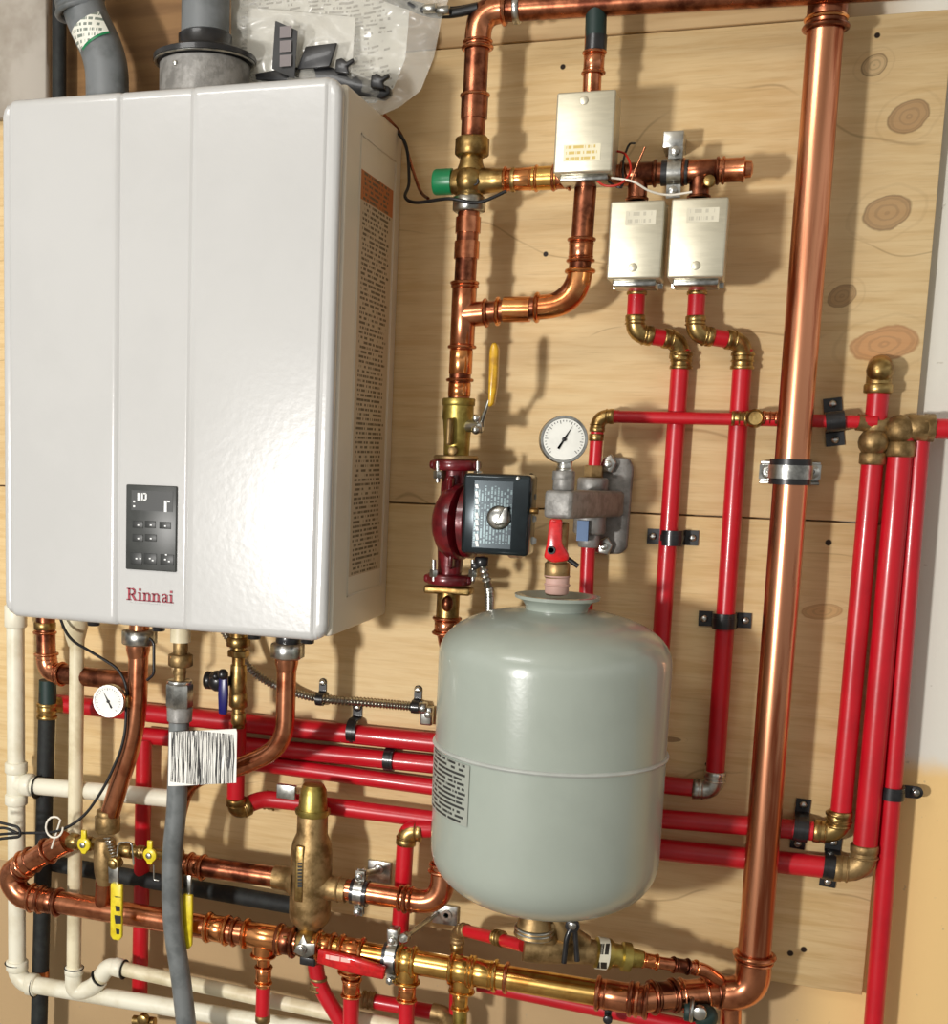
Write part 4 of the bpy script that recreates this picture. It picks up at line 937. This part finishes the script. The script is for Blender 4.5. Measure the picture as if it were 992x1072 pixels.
t.part('elbow', MB().tube(fillet([P(607, 284, DV), q[1], P(562, 322, DV)], .05, 12), cr*1.02, 20).ring(P(607, 284, DV), UP, cr*1.08, .003).ring(P(562, 322, DV), RT, cr*1.1, .003), 'copper_bright')
t.sleeve(P(608, 262, DV), UP, cr*.9, .026, 'copper'); t.sleeve(P(541, 324, DV), RT, cr*.95, .034, 'copper_bright', 'plain')
# supply above big actuator
t = Thing('insulated_pipe', 'dark green insulated pipe with copper coupling entering the largest actuator from above', 'pipe', P(620, 98, DV))
q = [P(625, -40, DV), P(619, 100, DV)]; r = rad(P(622, 80, DV), 19)
t.part('pipe', MB().tube(q, r, 18), 'copper'); t.part('insulation', MB().tube([q[0], P(623, 52, DV)], r*1.15, 20), 'greenfoam', 'black green insulation'); t.part('tape', MB().tube([P(624, 38, DV), P(623, 54, DV)], r*1.2, 20), 'black')
t.sleeve(P(621.5, 66, DV), UP, r*1.02, .024, 'copper', 'press')
# ================================================================== ACTUATORS
def actuator(x0, y0, x1, y1, dot, lab, stamp=False, d0=.085, d1=.142):
    a = P(x0, y0, d1); b = P(x1, y1, d1); a2 = Vector((a.x, -d0, a.z)); cx = (a.x+b.x)/2
    t = Thing('zone_valve', lab, 'valve', (cx, -(d0+d1)/2, b.z-.012))
    mb = MB().box((a.x, -d1, b.z), (b.x, -d0, a.z), .0025, 2)
    t.part('cover', mb, 'nickel', 'pale brushed metal cover')
    t.part('base_plate', MB().box((a.x+.001, -d0+.001, b.z-.006), (b.x-.001, -d0+.004, a.z+.004), .001).box((a.x+.006, -d1+.012, b.z-.008), (b.x-.006, -d0, b.z+.001), .002), 'steel')
    t.part('valve_body', MB().ball(Vector((cx+.004, -DV+.02, (a.z+b.z)/2)), .02), 'brass')
    c = P(dot[0], dot[1], d1); t.part('button', MB().lathe([(-.001, .0052), (.001, .0052), (.0016, .0042)], c, OUT, 20), 'nickel', 'round stud')
    if stamp: q = P(590, 152, d1); w = P(628, 168, d1); t.part('stamp', MB().box((q.x, -d1-.0005, w.z), (w.x, -d1+.0005, q.z)), 'covertext', 'faint yellow stamped print')
    else: q = P(x0+16, y0+10, d1); w = P(x1-5, y0+24, d1); t.part('embossing', MB().box((q.x, -d1-.0004, w.z), (w.x, -d1+.0005, q.z)), M_emb, 'faint embossed lettering')
    return t
M_emb = textmat('embossed lettering', L(214, 208, 186), L(190, 184, 164), 2, 9, 'X', None, .5, rough=.42)
actuator(583, 97, 640, 179, (611, 105), 'metal boxed zone valve actuator, highest and largest of the three', True)
actuator(639, 211, 691, 291, (662, 280), 'metal boxed zone valve actuator, lower left one of the small pair')
actuator(703, 208, 757, 290, (728, 278), 'metal boxed zone valve actuator, lower right one of the small pair')
for i, (nm, lab, mt, pts) in enumerate((
    ('wire', 'red wire looping beside the largest actuator', 'wire_red', [(618, 182, .12), (632, 194, .13), (650, 192, .13), (660, 178, .12), (655, 162, .11), (644, 158, .1)]),
    ('wire', 'white wire curving between header and small actuators', 'wire_white', [(640, 186, .12), (662, 190, .13), (680, 200, .12), (700, 204, .11), (724, 201, .11)]),
    ('wire', 'black wire behind the largest actuator with a curled end', 'black', [(628, 184, .11), (650, 196, .12), (652, 170, .1), (658, 152, .09), (664, 150, .1)]),
    ('wire', 'copper coloured wire sticking up above the header', 'copper', [(660, 190, .12), (668, 170, .12), (675, 154, .12)]))):
    solo(nm, MB().tube(smooth([P(*p) for p in pts]), .0014, 8), mt, lab, 'wire')
# ================================================================== BRASS VALVE + PUMP
t = Thing('ball_valve', 'brass isolation valve with golden yellow lever above the dark red pump', 'valve', col(474))
o = col(436)
t.part('body', MB().lathe([(.02, cr*1.15), (.019, cr*1.32), (-.002, cr*1.36), (-.006, cr*1.28), (-.028, cr*1.15), (-.058, cr*1.1)], o, UP, 28).cyl(col(421), UP, cr*1.42, .01), 'brass_green')
t.part('bleed_screw', MB().box(P(466, 466, .125), P(476, 438, .105), .003).cyl(P(474, 472, .11), OUT, .006, .01), 'brass_dull')
sp_ = P(502, 446, .105)
t.part('stem', MB().tube([col(446), sp_], .008, 14).hexnut(sp_, RT, .009, .008).ball(P(498, 450, .118), .006).ball(P(498, 438, .116), .0055), 'steel')
t.part('lever', MB().tube(fillet([sp_+RT*.003, P(504, 440, .11), P(510, 424, .118), P(514, 412, .12)], .01), .0028, 8), 'steel')
t.part('lever_grip', MB().prism([(-.003, 0), (.004, .004), (.007, .03), (.0065, .075), (.003, .083), (-.002, .082), (-.005, .072), (-.004, .03)], P(514, 427, .12), RT, UP, .014, .003), 'amber', 'golden yellow grip')
p = Thing('circulator_pump', 'dark red circulator pump with glossy black motor box and silver knob', 'pump', col(612))
fl = lambda y, hh, rr_, mb: mb.lathe([(-hh/2, rr_-.002), (-hh/2+.002, rr_), (hh/2-.002, rr_), (hh/2, rr_-.002)], col(y), UP, 32)
mb = fl(487, .014, .031, MB()); mb.box(col(487)+Vector((-.033, -.014, -.006)), col(487)+Vector((.033, .014, .006)), .004)
p.part('flange', mb, 'redpaint'); p.part('gasket_plate', fl(479, .006, .03, MB()), 'brass_dull'); mb = fl(606, .014, .031, MB()); mb.box(col(606)+Vector((-.033, -.014, -.006)), col(606)+Vector((.033, .014, .006)), .004); p.part('flange', mb, 'redpaint')
vc = P(476, 546, .1)
mb = MB().tube([col(490), col(520), col(546), col(575), col(604)], [.017, .018, .022, .018, .016], 24)
mb.lathe([(-.02, .02), (-.017, .034), (-.009, .045), (.0, .05), (.008, .051), (.014, .05), (.016, .045)], vc, Vector((1, -.25, 0)), 40)
mb.box(P(466, 530, .125), P(478, 498, .1), .004); mb.box(P(468, 596, .125), P(479, 560, .1), .004)
p.part('volute', mb, 'redpaint', 'dark red cast housing')
mb = MB().lathe([(0, .05), (.008, .05), (.012, .044), (.062, .042), (.063, .046), (.074, .046), (.077, .036)], P(490, 545, .1), Vector((1, -.12, 0)), 36)
p.part('motor', mb, 'redpaint')
for (x, y) in ((458, 497), (500, 497), (454, 600), (495, 600)): p.part('flange_bolt', MB().hexnut(P(x, y, .115), UP, .006, .01).tube([P(x, y+8, .115), P(x, y-14, .115)], .003, 10), 'steel')
for z in (520, 543, 566): p.part('cap_screw', MB().hexnut(P(557, z, .13), Vector((.6, -1, 0)), .0055, .006), 'steel')
d1 = .165; a = P(485, 495, d1); b = P(552, 583, d1)
bx = p.part('terminal_box', MB().box((a.x, -d1, b.z), (b.x, -.118, a.z), .005, 3), 'motor', 'glossy black terminal box')
q = P(497, 503, d1); w = P(534, 575, d1); p.part('rating_print', MB().box((q.x, -d1-.0005, w.z), (w.x, -d1+.0005, q.z)), 'pumptext', 'grey printed text', bx)
ko = P(522, 542, d1)
p.part('speed_knob', MB().lathe([(0, .0155), (.003, .015), (.006, .011), (.007, .004)], ko, OUT, 28).prism([(-.004, -.010), (.014, -.006), (.012, .015), (.006, .012)], ko+OUT*.006, RT, UP, .007, .002), 'steel', 'silver speed knob', bx)
p.part('box_screw', MB().cyl(P(542, 501, d1), OUT, .0028, .003), 'steel', None, bx)
mb = MB()
for i in range(9):
    z0, z1 = 507+i*7.4, 507+i*7.4+(6 if i % 3 else 4); mb.add([P(497, z0, d1+.0012), P(500, z0, d1+.0012), P(501, z1, d1+.0012), P(498, z1, d1+.0012)], [[0, 1, 2, 3]], False)
p.part('box_lettering', mb, 'whiteink', 'white lettering running up the box', bx)
t = Thing('pump_union', 'brass and copper union pipe below the pump, disappearing behind the tank', 'pipe', col(700))
t.part('flange', MB().box(col(617)+Vector((-.032, -.014, -.006)), col(617)+Vector((.032, .014, .005)), .003), 'brass')
t.part('tailpiece', MB().tube([col(620), col(650)], .0155, 20), 'brass'); t.part('pipe', MB().tube(fillet([col(645), col(668), P(486, 715, .06), P(488, 800, .06), P(466, 874, .09)], .03), cr*.95, 20), 'copper_old')
t.sleeve(col(655), UP, cr, .02, 'copper', 'press'); t.part('stub', MB().ball(P(468, 632, .11), .008, (1, 1, 1.4)), 'copper_old')
t = Thing('flexible_conduit', 'short corrugated metal conduit dropping from the motor box behind the tank', 'conduit', P(517, 640, .1))
t.part('conduit', corrug(smooth([P(503, 583, .13), P(507, 600, .125), P(512, 620, .11), P(512, 650, .08)]), .0062), 'conduit')
t.part('connector', MB().cyl(P(504, 588, .13), UP, .009, .012).cyl(P(498, 592, .13), OUT, .005, .014), 'black')
# ================================================================== GAUGE + BRACKET
DK = .19
kb = Thing('tank_bracket', 'grey wall bracket casting carrying the dial gauge above the tank', 'bracket', P(640, 580, 0))
a = P(637, 484, .012); b = P(656, 572, .012)
poly = [(-.028, -.06), (-.02, -.068), (.016, -.066), (.024, -.058), (.026, .05), (.02, .062), (-.006, .064), (-.026, .05)]
pc = P(640, 528, .008); kb.part('back_plate', MB().prism(poly, pc, RT, UP, .012, .003), 'castgrey')
u0, u1 = P(640, 527, .02), P(583, 528, DK+.018)
dv = (u1-u0).normalized(); sd = dv.cross(UP).normalized()
def obox(mb, a, b, w, hh, bev=.004):
    dv = (b-a).normalized(); sd = dv.cross(UP).normalized(); up = sd.cross(dv)
    return mb.prism([(-w/2, -hh/2), (w/2, -hh/2), (w/2, hh/2), (-w/2, hh/2)], (a+b)/2, sd, up, (b-a).length, bev)
kb.part('arm', obox(MB(), u0, u1, .036, .034, .005), 'castgrey', 'thick cast arm pointing out of the wall')
kb.part('gauge_socket', MB().cyl(P(590, 505, DK), UP, .013, .02).hexnut(P(590, 498, DK), UP, .014, .012, 8), 'castgrey')
kb.part('inlet_boss', MB().cyl(P(620, 508, .05), UP, .02, .02), 'castgrey'); kb.part('check_valve', MB().cyl(P(617, 545, .05), UP, .021, .035).cyl(P(616, 565, .05), UP, .014, .02), 'castgrey', 'round check valve boss')
kb.part('sticker', MB().box(P(603, 566, .078), P(617, 545, .068)), 'label_blue', 'blue and white sticker')
for (x, y) in ((636, 486), (632, 572)): kb.part('wing_ear', MB().prism([(-.012, -.008), (.006, -.012), (.012, .002), (.004, .014), (-.006, .008)], P(x, y, .022), RT, UP, .01, .002).cyl(P(x, y, .03), OUT, .005, .006), 'steel', 'bright cast ear')
kb.part('side_screw', MB().cyl(P(559, 535, DK), -RT, .004, .01), 'brass')
g = Thing('pressure_gauge', 'round white pressure gauge with black needle standing on grey bracket', 'gauge', P(590, 496, DK))
o = P(590, 460, DK+.004); dial(g, o, rad(o, 50), (0.25, -1, 0.02), 1.05, .018, 30)
g.part('stem', MB().cyl(P(591, 489, DK-.004), UP, .009, .022).hexnut(P(591, 494, DK-.004), UP, .011, .01), 'steel')
t = Thing('purge_valve', 'small valve with red lever between the bracket and the tank', 'valve', P(583, 622, DK))
t.part('nipple', MB().cyl(P(583, 585, DK), UP, .012, .09).cyl(P(583, 597, DK), UP, .0155, .02), 'brass_dull'); t.part('thread_tape', MB().cyl(P(583, 611, DK), UP, .0145, .026).ring(P(583, 603, DK), UP, .0145, .0015).ring(P(583, 612, DK), UP, .0145, .0015), 'teflon', 'pink stained thread tape')
t.part('lever', MB().prism([(-.007, .036), (.008, .036), (.009, .006), (.018, -.006), (.018, -.014), (.0, -.018), (-.012, -.012), (-.009, .006)], P(580, 574, DK+.018), RT, UP, .01, .003), 'redgrip', 'red vinyl lever')
t.part('lever_screw', MB().ring(P(577, 576, DK+.024), OUT, .004, .0011, 14, 6), 'ink'); t.part('lever_tip', MB().tube([P(593, 584, DK+.01), P(605, 593, DK+.01)], .003, 8), 'rubber')
# ================================================================== TANK
ta = lambda y, dx=0: P(582-(y-620)*.047+dx, y, DK)
tc_ = P(574, 790, DK); TR = rad(tc_, 241)*.985
zt_, zb_ = P(582, 628, DK).z, P(568, 948, DK).z; z690 = P(578, 692, DK).z; z890 = P(571, 885, DK).z
cxy = Vector((tc_.x, -DK-.0, 0))
t = Thing('expansion_tank', 'large grey green steel expansion tank hanging in the centre', 'tank', (tc_.x, -DK, zb_))
prof = []; 
def cap(zc, rz, flip, n=18, r1=TR, e=2.35):
    out = []
    for i in range(n+1):
        a = PI/2*i/n; out.append((zc+flip*rz*(math.sin(a))**(2/e), r1*(max(0, math.cos(a)))**(2/e)))
    return out
bot = cap(z890, z890-zb_, -1)[::-1]; top = cap(z690, (zt_-z690)*.86, 1)
shell = [(z, r_) for z, r_ in bot]+[(z, r_) for z, r_ in top if r_ > .03]
t.part('shell', MB().lathe(shell, Vector((tc_.x, -DK, 0)), UP, 72), 'tank')
zr = P(572, 806, DK+TR).z
t.part('seam', MB().lathe([(-.003, TR*.998), (-.002, TR+.0022), (.0, TR+.0032), (.002, TR+.0022), (.003, TR*.998)], Vector((tc_.x, -DK, P(572, 811, DK+TR).z)), UP, 72), 'tankring', 'raised weld seam')
nr = rad(P(583, 628, DK), 66)
zn = zt_-.028
t.part('neck', MB().lathe([(0, nr*1.25), (.01, nr*.98), (.02, nr*.98), (.027, nr*1.1), (.03, nr*1.32), (.034, nr*1.34), (.034, nr*1.1), (.028, nr*.9)], Vector((P(583, 628, DK).x, -DK, zn)), UP, 48), 'tank', 'flanged neck')
# plate label wrapped on the shell
vs = []; n = 12; zA, zB = P(470, 788, DK+.07).z, P(470, 850, DK+.07).z
a0 = PI*1.08; a1 = PI*1.33
for j in range(n+1):
    a = a0+(a1-a0)*j/n
    for z in (zB, zA): vs.append(Vector((tc_.x+math.cos(a)*(TR+.0012), -DK+math.sin(a)*(TR+.0012), z)))
t.part('rating_plate', MB().add(vs, [[2*j, 2*j+2, 2*j+3, 2*j+1] for j in range(n)]), 'tanklabel', 'printed rating plate')
# valve set below the tank
t = Thing('tank_valve', 'bronze tee and union valve with black lever below the tank', 'valve', P(560, 1000, DK))
t.part('collar', MB().lathe([(-.03, .026), (-.012, .021), (.004, .018), (.012, .018)], P(560, 955, DK), UP, 28), 'brass_dull')
t.part('clamp_rings', MB().ring(P(559, 971, DK), UP, .0235, .002).ring(P(559, 975, DK), UP, .0235, .002).ring(P(559, 979, DK), UP, .0225, .002), 'steel')
va = P(535, 990, .17); vb = P(628, 1000, .15)
t.part('body', MB().tube([P(548, 990, .18), P(565, 992, .175), P(600, 994, .165), P(622, 997, .155)], [.02, .02, .018, .016], 20).cyl(P(575, 975, .18), UP, .011, .03).tube([P(577, 955, .18), P(590, 975, .175), P(612, 988, .16)], [.008, .014, .012], 14), 'brass_dull')
t.part('lever', MB().tube(fillet([P(590, 1008, .195), P(593, 980, .195), P(601, 966, .19), P(604, 1006, .19)], .012), .0035, 10).cyl(P(599, 969, .192), OUT, .009, .006), 'black', 'black looped lever'); t.part('lever_bolt', MB().cyl(P(599, 969, .197), OUT, .005, .004), 'steel')
vd = (P(662, 1003, .14)-P(622, 997, .155)).normalized()
t.part('union', MB().lathe([(-.01, .014), (-.008, .02), (.01, .02), (.014, .016), (.024, .015), (.026, .019), (.036, .019), (.038, .013), (.052, .011)], P(630, 998, .152), vd, 26), 'brass_green', 'olive brass union')
t.part('ring_label', MB().lathe([(-.007, .0203), (-.007, .0207), (.006, .0207), (.006, .0203)], P(630, 998, .152), vd, 26), 'valvetext', 'paper ring with print')
t = Thing('copper_branch', 'small copper pipe with chained fittings from tank valve to the manifold bend', 'pipe', P(757, 1030, .07))
q = [P(662, 1003, .14), P(690, 1008, .13), P(735, 1014, .1), P(762, 1034, .062)]; r = rad(q[1], 13)
t.pipe(q, r, 'copper', .02); t.sleeve(P(680, 1006, .134), q[1]-q[0], r*1.05, .018, 'copper_bright'); t.sleeve(P(712, 1011, .115), q[2]-q[1], r*1.05, .02, 'copper_old'); t.sleeve(P(728, 1013, .105), q[2]-q[1], r*1.05, .012, 'copper_bright', 'bead')
t.part('elbow', MB().tube(fillet([P(724, 1013, .107), q[2], P(752, 1026, .08)], .02), r*1.15, 16), 'copper')
t = Thing('fill_branch', 'short red tube with brass ends left of the tank valve', 'tube', P(478, 1010, .08))
q = [P(476, 1060, .07), P(479, 972, .08), P(548, 990, .175)]; r = rad(q[1], 13)
t.pipe(q, r, 'red', .016, 'tube'); t.elbow(q[1], q[0], q[2], r, 'brass_dull', .02, style='pex'); t.sleeve(P(522, 982, .145), q[2]-q[1], r*1.1, .014, 'brass', 'pex'); t.sleeve(P(478, 992, .078), UP, r, .014, 'brass', 'ring')
# ================================================================== AIR SEPARATOR
DS = .1
o = lambda y: P(324.5-(y-900)*.012, y, DS)
sr = rad(o(920), 44)
t = Thing('air_separator', 'tall bronze air separator standing between two copper pipes', 'separator', o(985))
zz = lambda y: o(y).z-o(985).z
prof = [(zz(988), sr*.55), (zz(970), sr*.66), (zz(962), sr*.95), (zz(955), sr), (zz(893), sr), (zz(882), sr*.93), (zz(872), sr*.74), (zz(850), sr*.72), (zz(846), sr*.6)]
t.part('body', MB().lathe(prof, o(985), UP, 40), 'brass_dull')
t.part('cap', MB().lathe([(zz(853), sr*.78), (zz(850), sr*.84), (zz(846), sr*.84)], o(985), UP, 40, hexa=8).lathe([(zz(846), sr*.7), (zz(826), sr*.62), (zz(821), sr*.5), (zz(820), sr*.2)], o(985), UP, 32), 'brass_green', 'olive brass hex cap')
fl = P(300, 920, DS); fr_ = P(346, 928, DS)
md = (P(346, 928, DS)-P(300, 920.5, DS)).normalized()
t.part('side_port', MB().lathe([(0, sr*.9), (.012, sr*.62), (.02, sr*.58), (.034, sr*.58)], P(324, 924, DS)-md*.02, -md, 28), 'brass_dull')
t.part('side_port', MB().lathe([(0, sr*.9), (.012, sr*.62), (.02, sr*.58), (.04, sr*.58), (.041, sr*.5)], P(324, 926, DS)+md*.016, md, 28).ring(P(355, 931, DS), md, sr*.56, .002), 'brass_dull')
a = P(309, 885, DS+sr); b = P(317, 945, DS+sr)
t.part('raised_panel', MB().box((P(309, 900, DS+sr).x, -DS-sr-.0012, b.z), (P(318, 900, DS+sr).x, -DS-sr*.8, a.z), .002), 'brass', 'long raised name plate')
mk = MB()
for i in range(8):
    y = 903+i*3.4; mk.add([P(311.5, y, DS+sr+.0018), P(316, y, DS+sr+.0018), P(316, y+2.2, DS+sr+.0018), P(311.5, y+2.2, DS+sr+.0018)], [[0, 1, 2, 3]], False)
t.part('plate_marks', mk, 'ink', 'dark cast characters')
# pipes either side
t = Thing('copper_pipe', 'level copper pipe from behind the grey hose into air separator', 'pipe', P(200, 908, DS))
q = [P(183, 903, DS), P(300, 920, DS)]; r = rad(P(250, 912, DS), 22)
t.pipe(q, r, 'copper_old'); t.sleeve(P(206, 907, DS), md, r, .02, 'copper', 'press')
t = Thing('copper_pipe', 'copper pipe leaving air separator rightwards and turning up behind the tank', 'pipe', P(400, 938, DS))
q = [P(348, 929, DS), P(458, 944, DS), P(463, 700, DS)]
q = [P(348, 929, DS), P(462, 947, DS), P(466, 870, DS-.01)]
t.pipe(q, r, 'copper', .035); t.part('elbow', MB().tube(fillet([P(425, 941, DS), q[1], P(464, 907, DS-.004)], .035, 10), r*1.1, 20).ring(P(425, 941, DS), md, r*1.16, .003).ring(P(431, 942, DS), md, r*1.12, .002).ring(P(419, 940, DS), md, r*1.12, .002).ring(P(463.5, 912, DS-.004), UP, r*1.16, .003).ring(P(463.5, 905, DS-.004), UP, r*1.12, .002), 'copper')
# hangers
t = Thing('pipe_hanger', 'silver wall plate and black cushioned clamp right of air separator', 'clamp', P(390, 925, 0))
a = P(385, 900, .006); b = P(408, 926, .006)
t.part('plate', MB().box((a.x, -.006, b.z), (b.x, 0, a.z), .001).cyl(P(396, 910, .008), OUT, .008, .006), 'steel', 'square zinc plate')
t.part('rod', MB().tube([P(396, 911, .008), P(378, 915, DS-.01)], .0045, 12), 'steel')
cushion_clamp(t, P(377, 934, DS), md, r, UP, .02)
t = Thing('pipe_hanger', 'silver plate with slanting rod and clamp gripping the golden manifold section', 'clamp', P(465, 968, 0))
a = P(453, 946, .008); b = P(478, 970, .008)
t.part('plate', MB().box((a.x, -.008, b.z), (b.x, 0, a.z), .001).lathe([(0, .008), (.002, .008), (.002, .004), (.0, .003)], P(467, 958, .009), OUT, 20), 'steel', 'square zinc plate')
t.part('rod', MB().tube([P(456, 957, .012), P(420, 984, DM+.005)], .0038, 12).hexnut(P(424, 981, .115), P(420, 984, .12)-P(456, 957, .01), .0075, .01), 'steel', 'shiny threaded rod')
cushion_clamp(t, P(411, 1003, DM), mdir, mr, UP, .02)
t.part('saddle', MB().box(P(404, 985, .125), P(420, 969, .105), .002), 'steel')
# red grip lever
t = Thing('lever_valve', 'horizontal red gripped lever with silver plate below the separator', 'valve', P(320, 1000, .14))
gd = (P(404, 1018, .15)-P(333, 1000, .15)).normalized(); gu = OUT.cross(gd).normalized()*-1
if gu.z < 0: gu = -gu
ln = (P(403, 1018, .15)-P(333, 1000, .15)).length
t.part('lever_grip', MB().prism([(0, -.010), (ln*.5, -.0125), (ln, -.010), (ln, .008), (ln*.6, .011), (0, .011)], P(333, 1000, .15), gd, gu, .012, .003), 'redgrip', 'red vinyl grip')
q = P(341, 997, .1572); t.part('grip_print', MB().prism([(.004, -.003), (ln*.5, -.004), (ln*.5, .004), (.004, .005)], P(336, 1000, .1565), gd, gu, .0008), 'gripprint', 'pale worn print')
t.part('lever_plate', MB().prism([(-.018, -.008), (0, -.014), (.014, -.006), (.014, .01), (.002, .008), (-.004, .02), (-.01, .008)], P(320, 993, .152), RT, UP, .004, .001), 'steel', 'folded silver lever plate')
t.part('stem_nut', MB().cyl(P(315, 994, .156), OUT, .008, .006).hexnut(P(315, 994, .16), OUT, .005, .005), 'steel'); t.part('stop', MB().box(P(313, 1010, .14), P(332, 1001, .13), .002), 'black')
t.part('body', MB().ball(P(320, 988, DM), .021, (1.1, 1, 1)).hexnut(P(304, 984, DM), mdir, .02, .014).hexnut(P(336, 990, DM), mdir, .02, .012), 'brass')
# red bits behind
run('heating_tube', 'red tube slanting down right beneath the red gripped lever', 'tube', [(330, 1008, .09), (333, 1030, .09), (372, 1095, .09)], 17, fil=.02).sleeve(P(333, 1030, .09), UP, .011, .022, 'brass_dull', 'pex', label='dull elbow')
tt = run('heating_tube', 'short level red tube behind branch tubes at the bottom centre', 'tube', [(385, 1047, .07), (465, 1062, .07)], 16)
tt.sleeve(P(386, 1047, .07), RT, tt.r, .02, 'brass_dull', 'pex'); tt.part('end_elbow', MB().tube(fillet([P(452, 1059, .07), P(468, 1063, .07), P(468, 1085, .07)], .01), tt.r*1.15, 16), 'brass_dull', 'dull elbow')
run('heating_tube', 'red level tube just below the golden manifold section', 'tube', [(500, 1030, .07), (735, 1078, .07)], 16)
solo('pipe_clip', MB().box(P(632, 1064, .11), P(641, 1050, .1), .002).cyl(P(636, 1067, .115), OUT, .006, .008), 'black', 'small black clip under the copper coupling at bottom', 'pipe clip')
t = Thing('drain_valve', 'dark green and silver drain valve under the manifold bend', 'valve', P(737, 1078, .1))
t.part('body', MB().ball(P(738, 1064, .1), .016).cyl(P(722, 1058, .1), RT, .014, .014), 'greenfoam', 'dark green body'); t.part('bonnet', MB().cyl(P(732, 1060, .118), OUT, .009, .01).ring(P(724, 1057, .11), RT, .014, .0025), 'steel')
solo('copper_stub', MB().tube([P(765, 1040, .055), P(764, 1100, .055)], .014, 18), 'copper', 'short copper stub going down from the manifold bend', 'pipe')
t = Thing('hose_bib', 'small brass tap under the outer drain pipe at the bottom left', 'tap', P(148, 1080, .05))
t.part('body', MB().tube([P(140, 1068, .05), P(162, 1070, .05)], .008, 14).cyl(P(150, 1067, .06), OUT, .009, .012), 'brass')
# cables along the top edge
for lab, pts, m_ in (('thick black cable along the ceiling edge above the bag', [(380, -14, .09), (425, 4, .09), (470, 12, .09), (520, 2, .09), (560, -14, .09)], 'rubber'),
                     ('thin black cable under the thick one at the top edge', [(400, -10, .1), (440, 10, .1), (470, 14, .1), (500, 8, .1)], 'rubber')):
    solo('cable', MB().tube(smooth([P(*p) for p in pts]), .006 if 'thick' in lab else .003, 10), m_, lab, 'cable')
t = Thing('cable_connector', 'pair of small silver connectors on the cables at the top edge', 'connector', P(458, 12, .11))
t.part('plug', MB().cyl(P(450, 9, .11), RT, .006, .016), 'steel'); t.part('plug', MB().cyl(P(464, 11, .11), RT, .006, .016), 'steel')
for lab, pts, m_ in (('black power cord curling behind the heater right edge toward the mixing valve', [(404, 128, .03), (424, 150, .03), (428, 190, .05), (424, 206, .07), (436, 212, .08), (470, 208, .115), (500, 212, .115), (530, 200, .11)], 'rubber'),
                     ('brown wire alongside the black cord right of the heater', [(402, 120, .025), (420, 142, .025), (432, 178, .04), (440, 200, .06), (448, 208, .09)], 'copper_old')):
    solo('wire', MB().tube(smooth([P(*p) for p in pts]), .0022, 8), m_, lab, 'wire')
# ================================================================== LIGHT
w = bpy.data.worlds.new('world'); bpy.context.scene.world = w; w.use_nodes = True
nt = w.node_tree; bg = nt.nodes['Background']; tc = nt.nodes.new('ShaderNodeTexCoord'); sx = nt.nodes.new('ShaderNodeSeparateXYZ'); nt.links.new(tc.outputs['Generated'], sx.inputs[0])
rp = nt.nodes.new('ShaderNodeValToRGB'); mr_ = nt.nodes.new('ShaderNodeMapRange'); nt.links.new(sx.outputs['Z'], mr_.inputs[0]); mr_.inputs[1].default_value = -1; nt.links.new(mr_.outputs[0], rp.inputs[0])
el = rp.color_ramp.elements; el[0].position = 0.0; el[0].color = (.10, .09, .08, 1); el[1].position = 1.0; el[1].color = (.75, .74, .72, 1)
e = rp.color_ramp.elements.new(.48); e.color = (.3, .29, .27, 1); e = rp.color_ramp.elements.new(.62); e.color = (.8, .79, .76, 1)
nt.links.new(rp.outputs[0], bg.inputs[0]); bg.inputs[1].default_value = 0.95
def area(name, loc, tgt, sx_, sy_, e_, col=(1, 1, 1)):
    l = bpy.data.lights.new(name, 'AREA'); l.shape = 'RECTANGLE'; l.size = sx_; l.size_y = sy_; l.energy = e_; l.color = col
    o = bpy.data.objects.new(name, l); C.objects.link(o); o.location = loc
    o.rotation_euler = (Vector(tgt)-Vector(loc)).to_track_quat('-Z', 'Y').to_euler(); return o
area('work_lamp', (-1.2, -2.6, CZ-.25), (0, 0, CZ-.05), .16, .16, 54, (1, .97, .93))
area('ceiling_lamp', (-1.1, -1.6, CZ+.98), (-.4, 0, CZ), .9, .25, 8, (1, .98, .95))
sc = bpy.context.scene
sc.view_settings.view_transform = 'Standard'; sc.view_settings.look = 'None'; sc.view_settings.gamma = 1; sc.view_settings.use_curve_mapping = False
sc.view_settings.exposure = 0.0
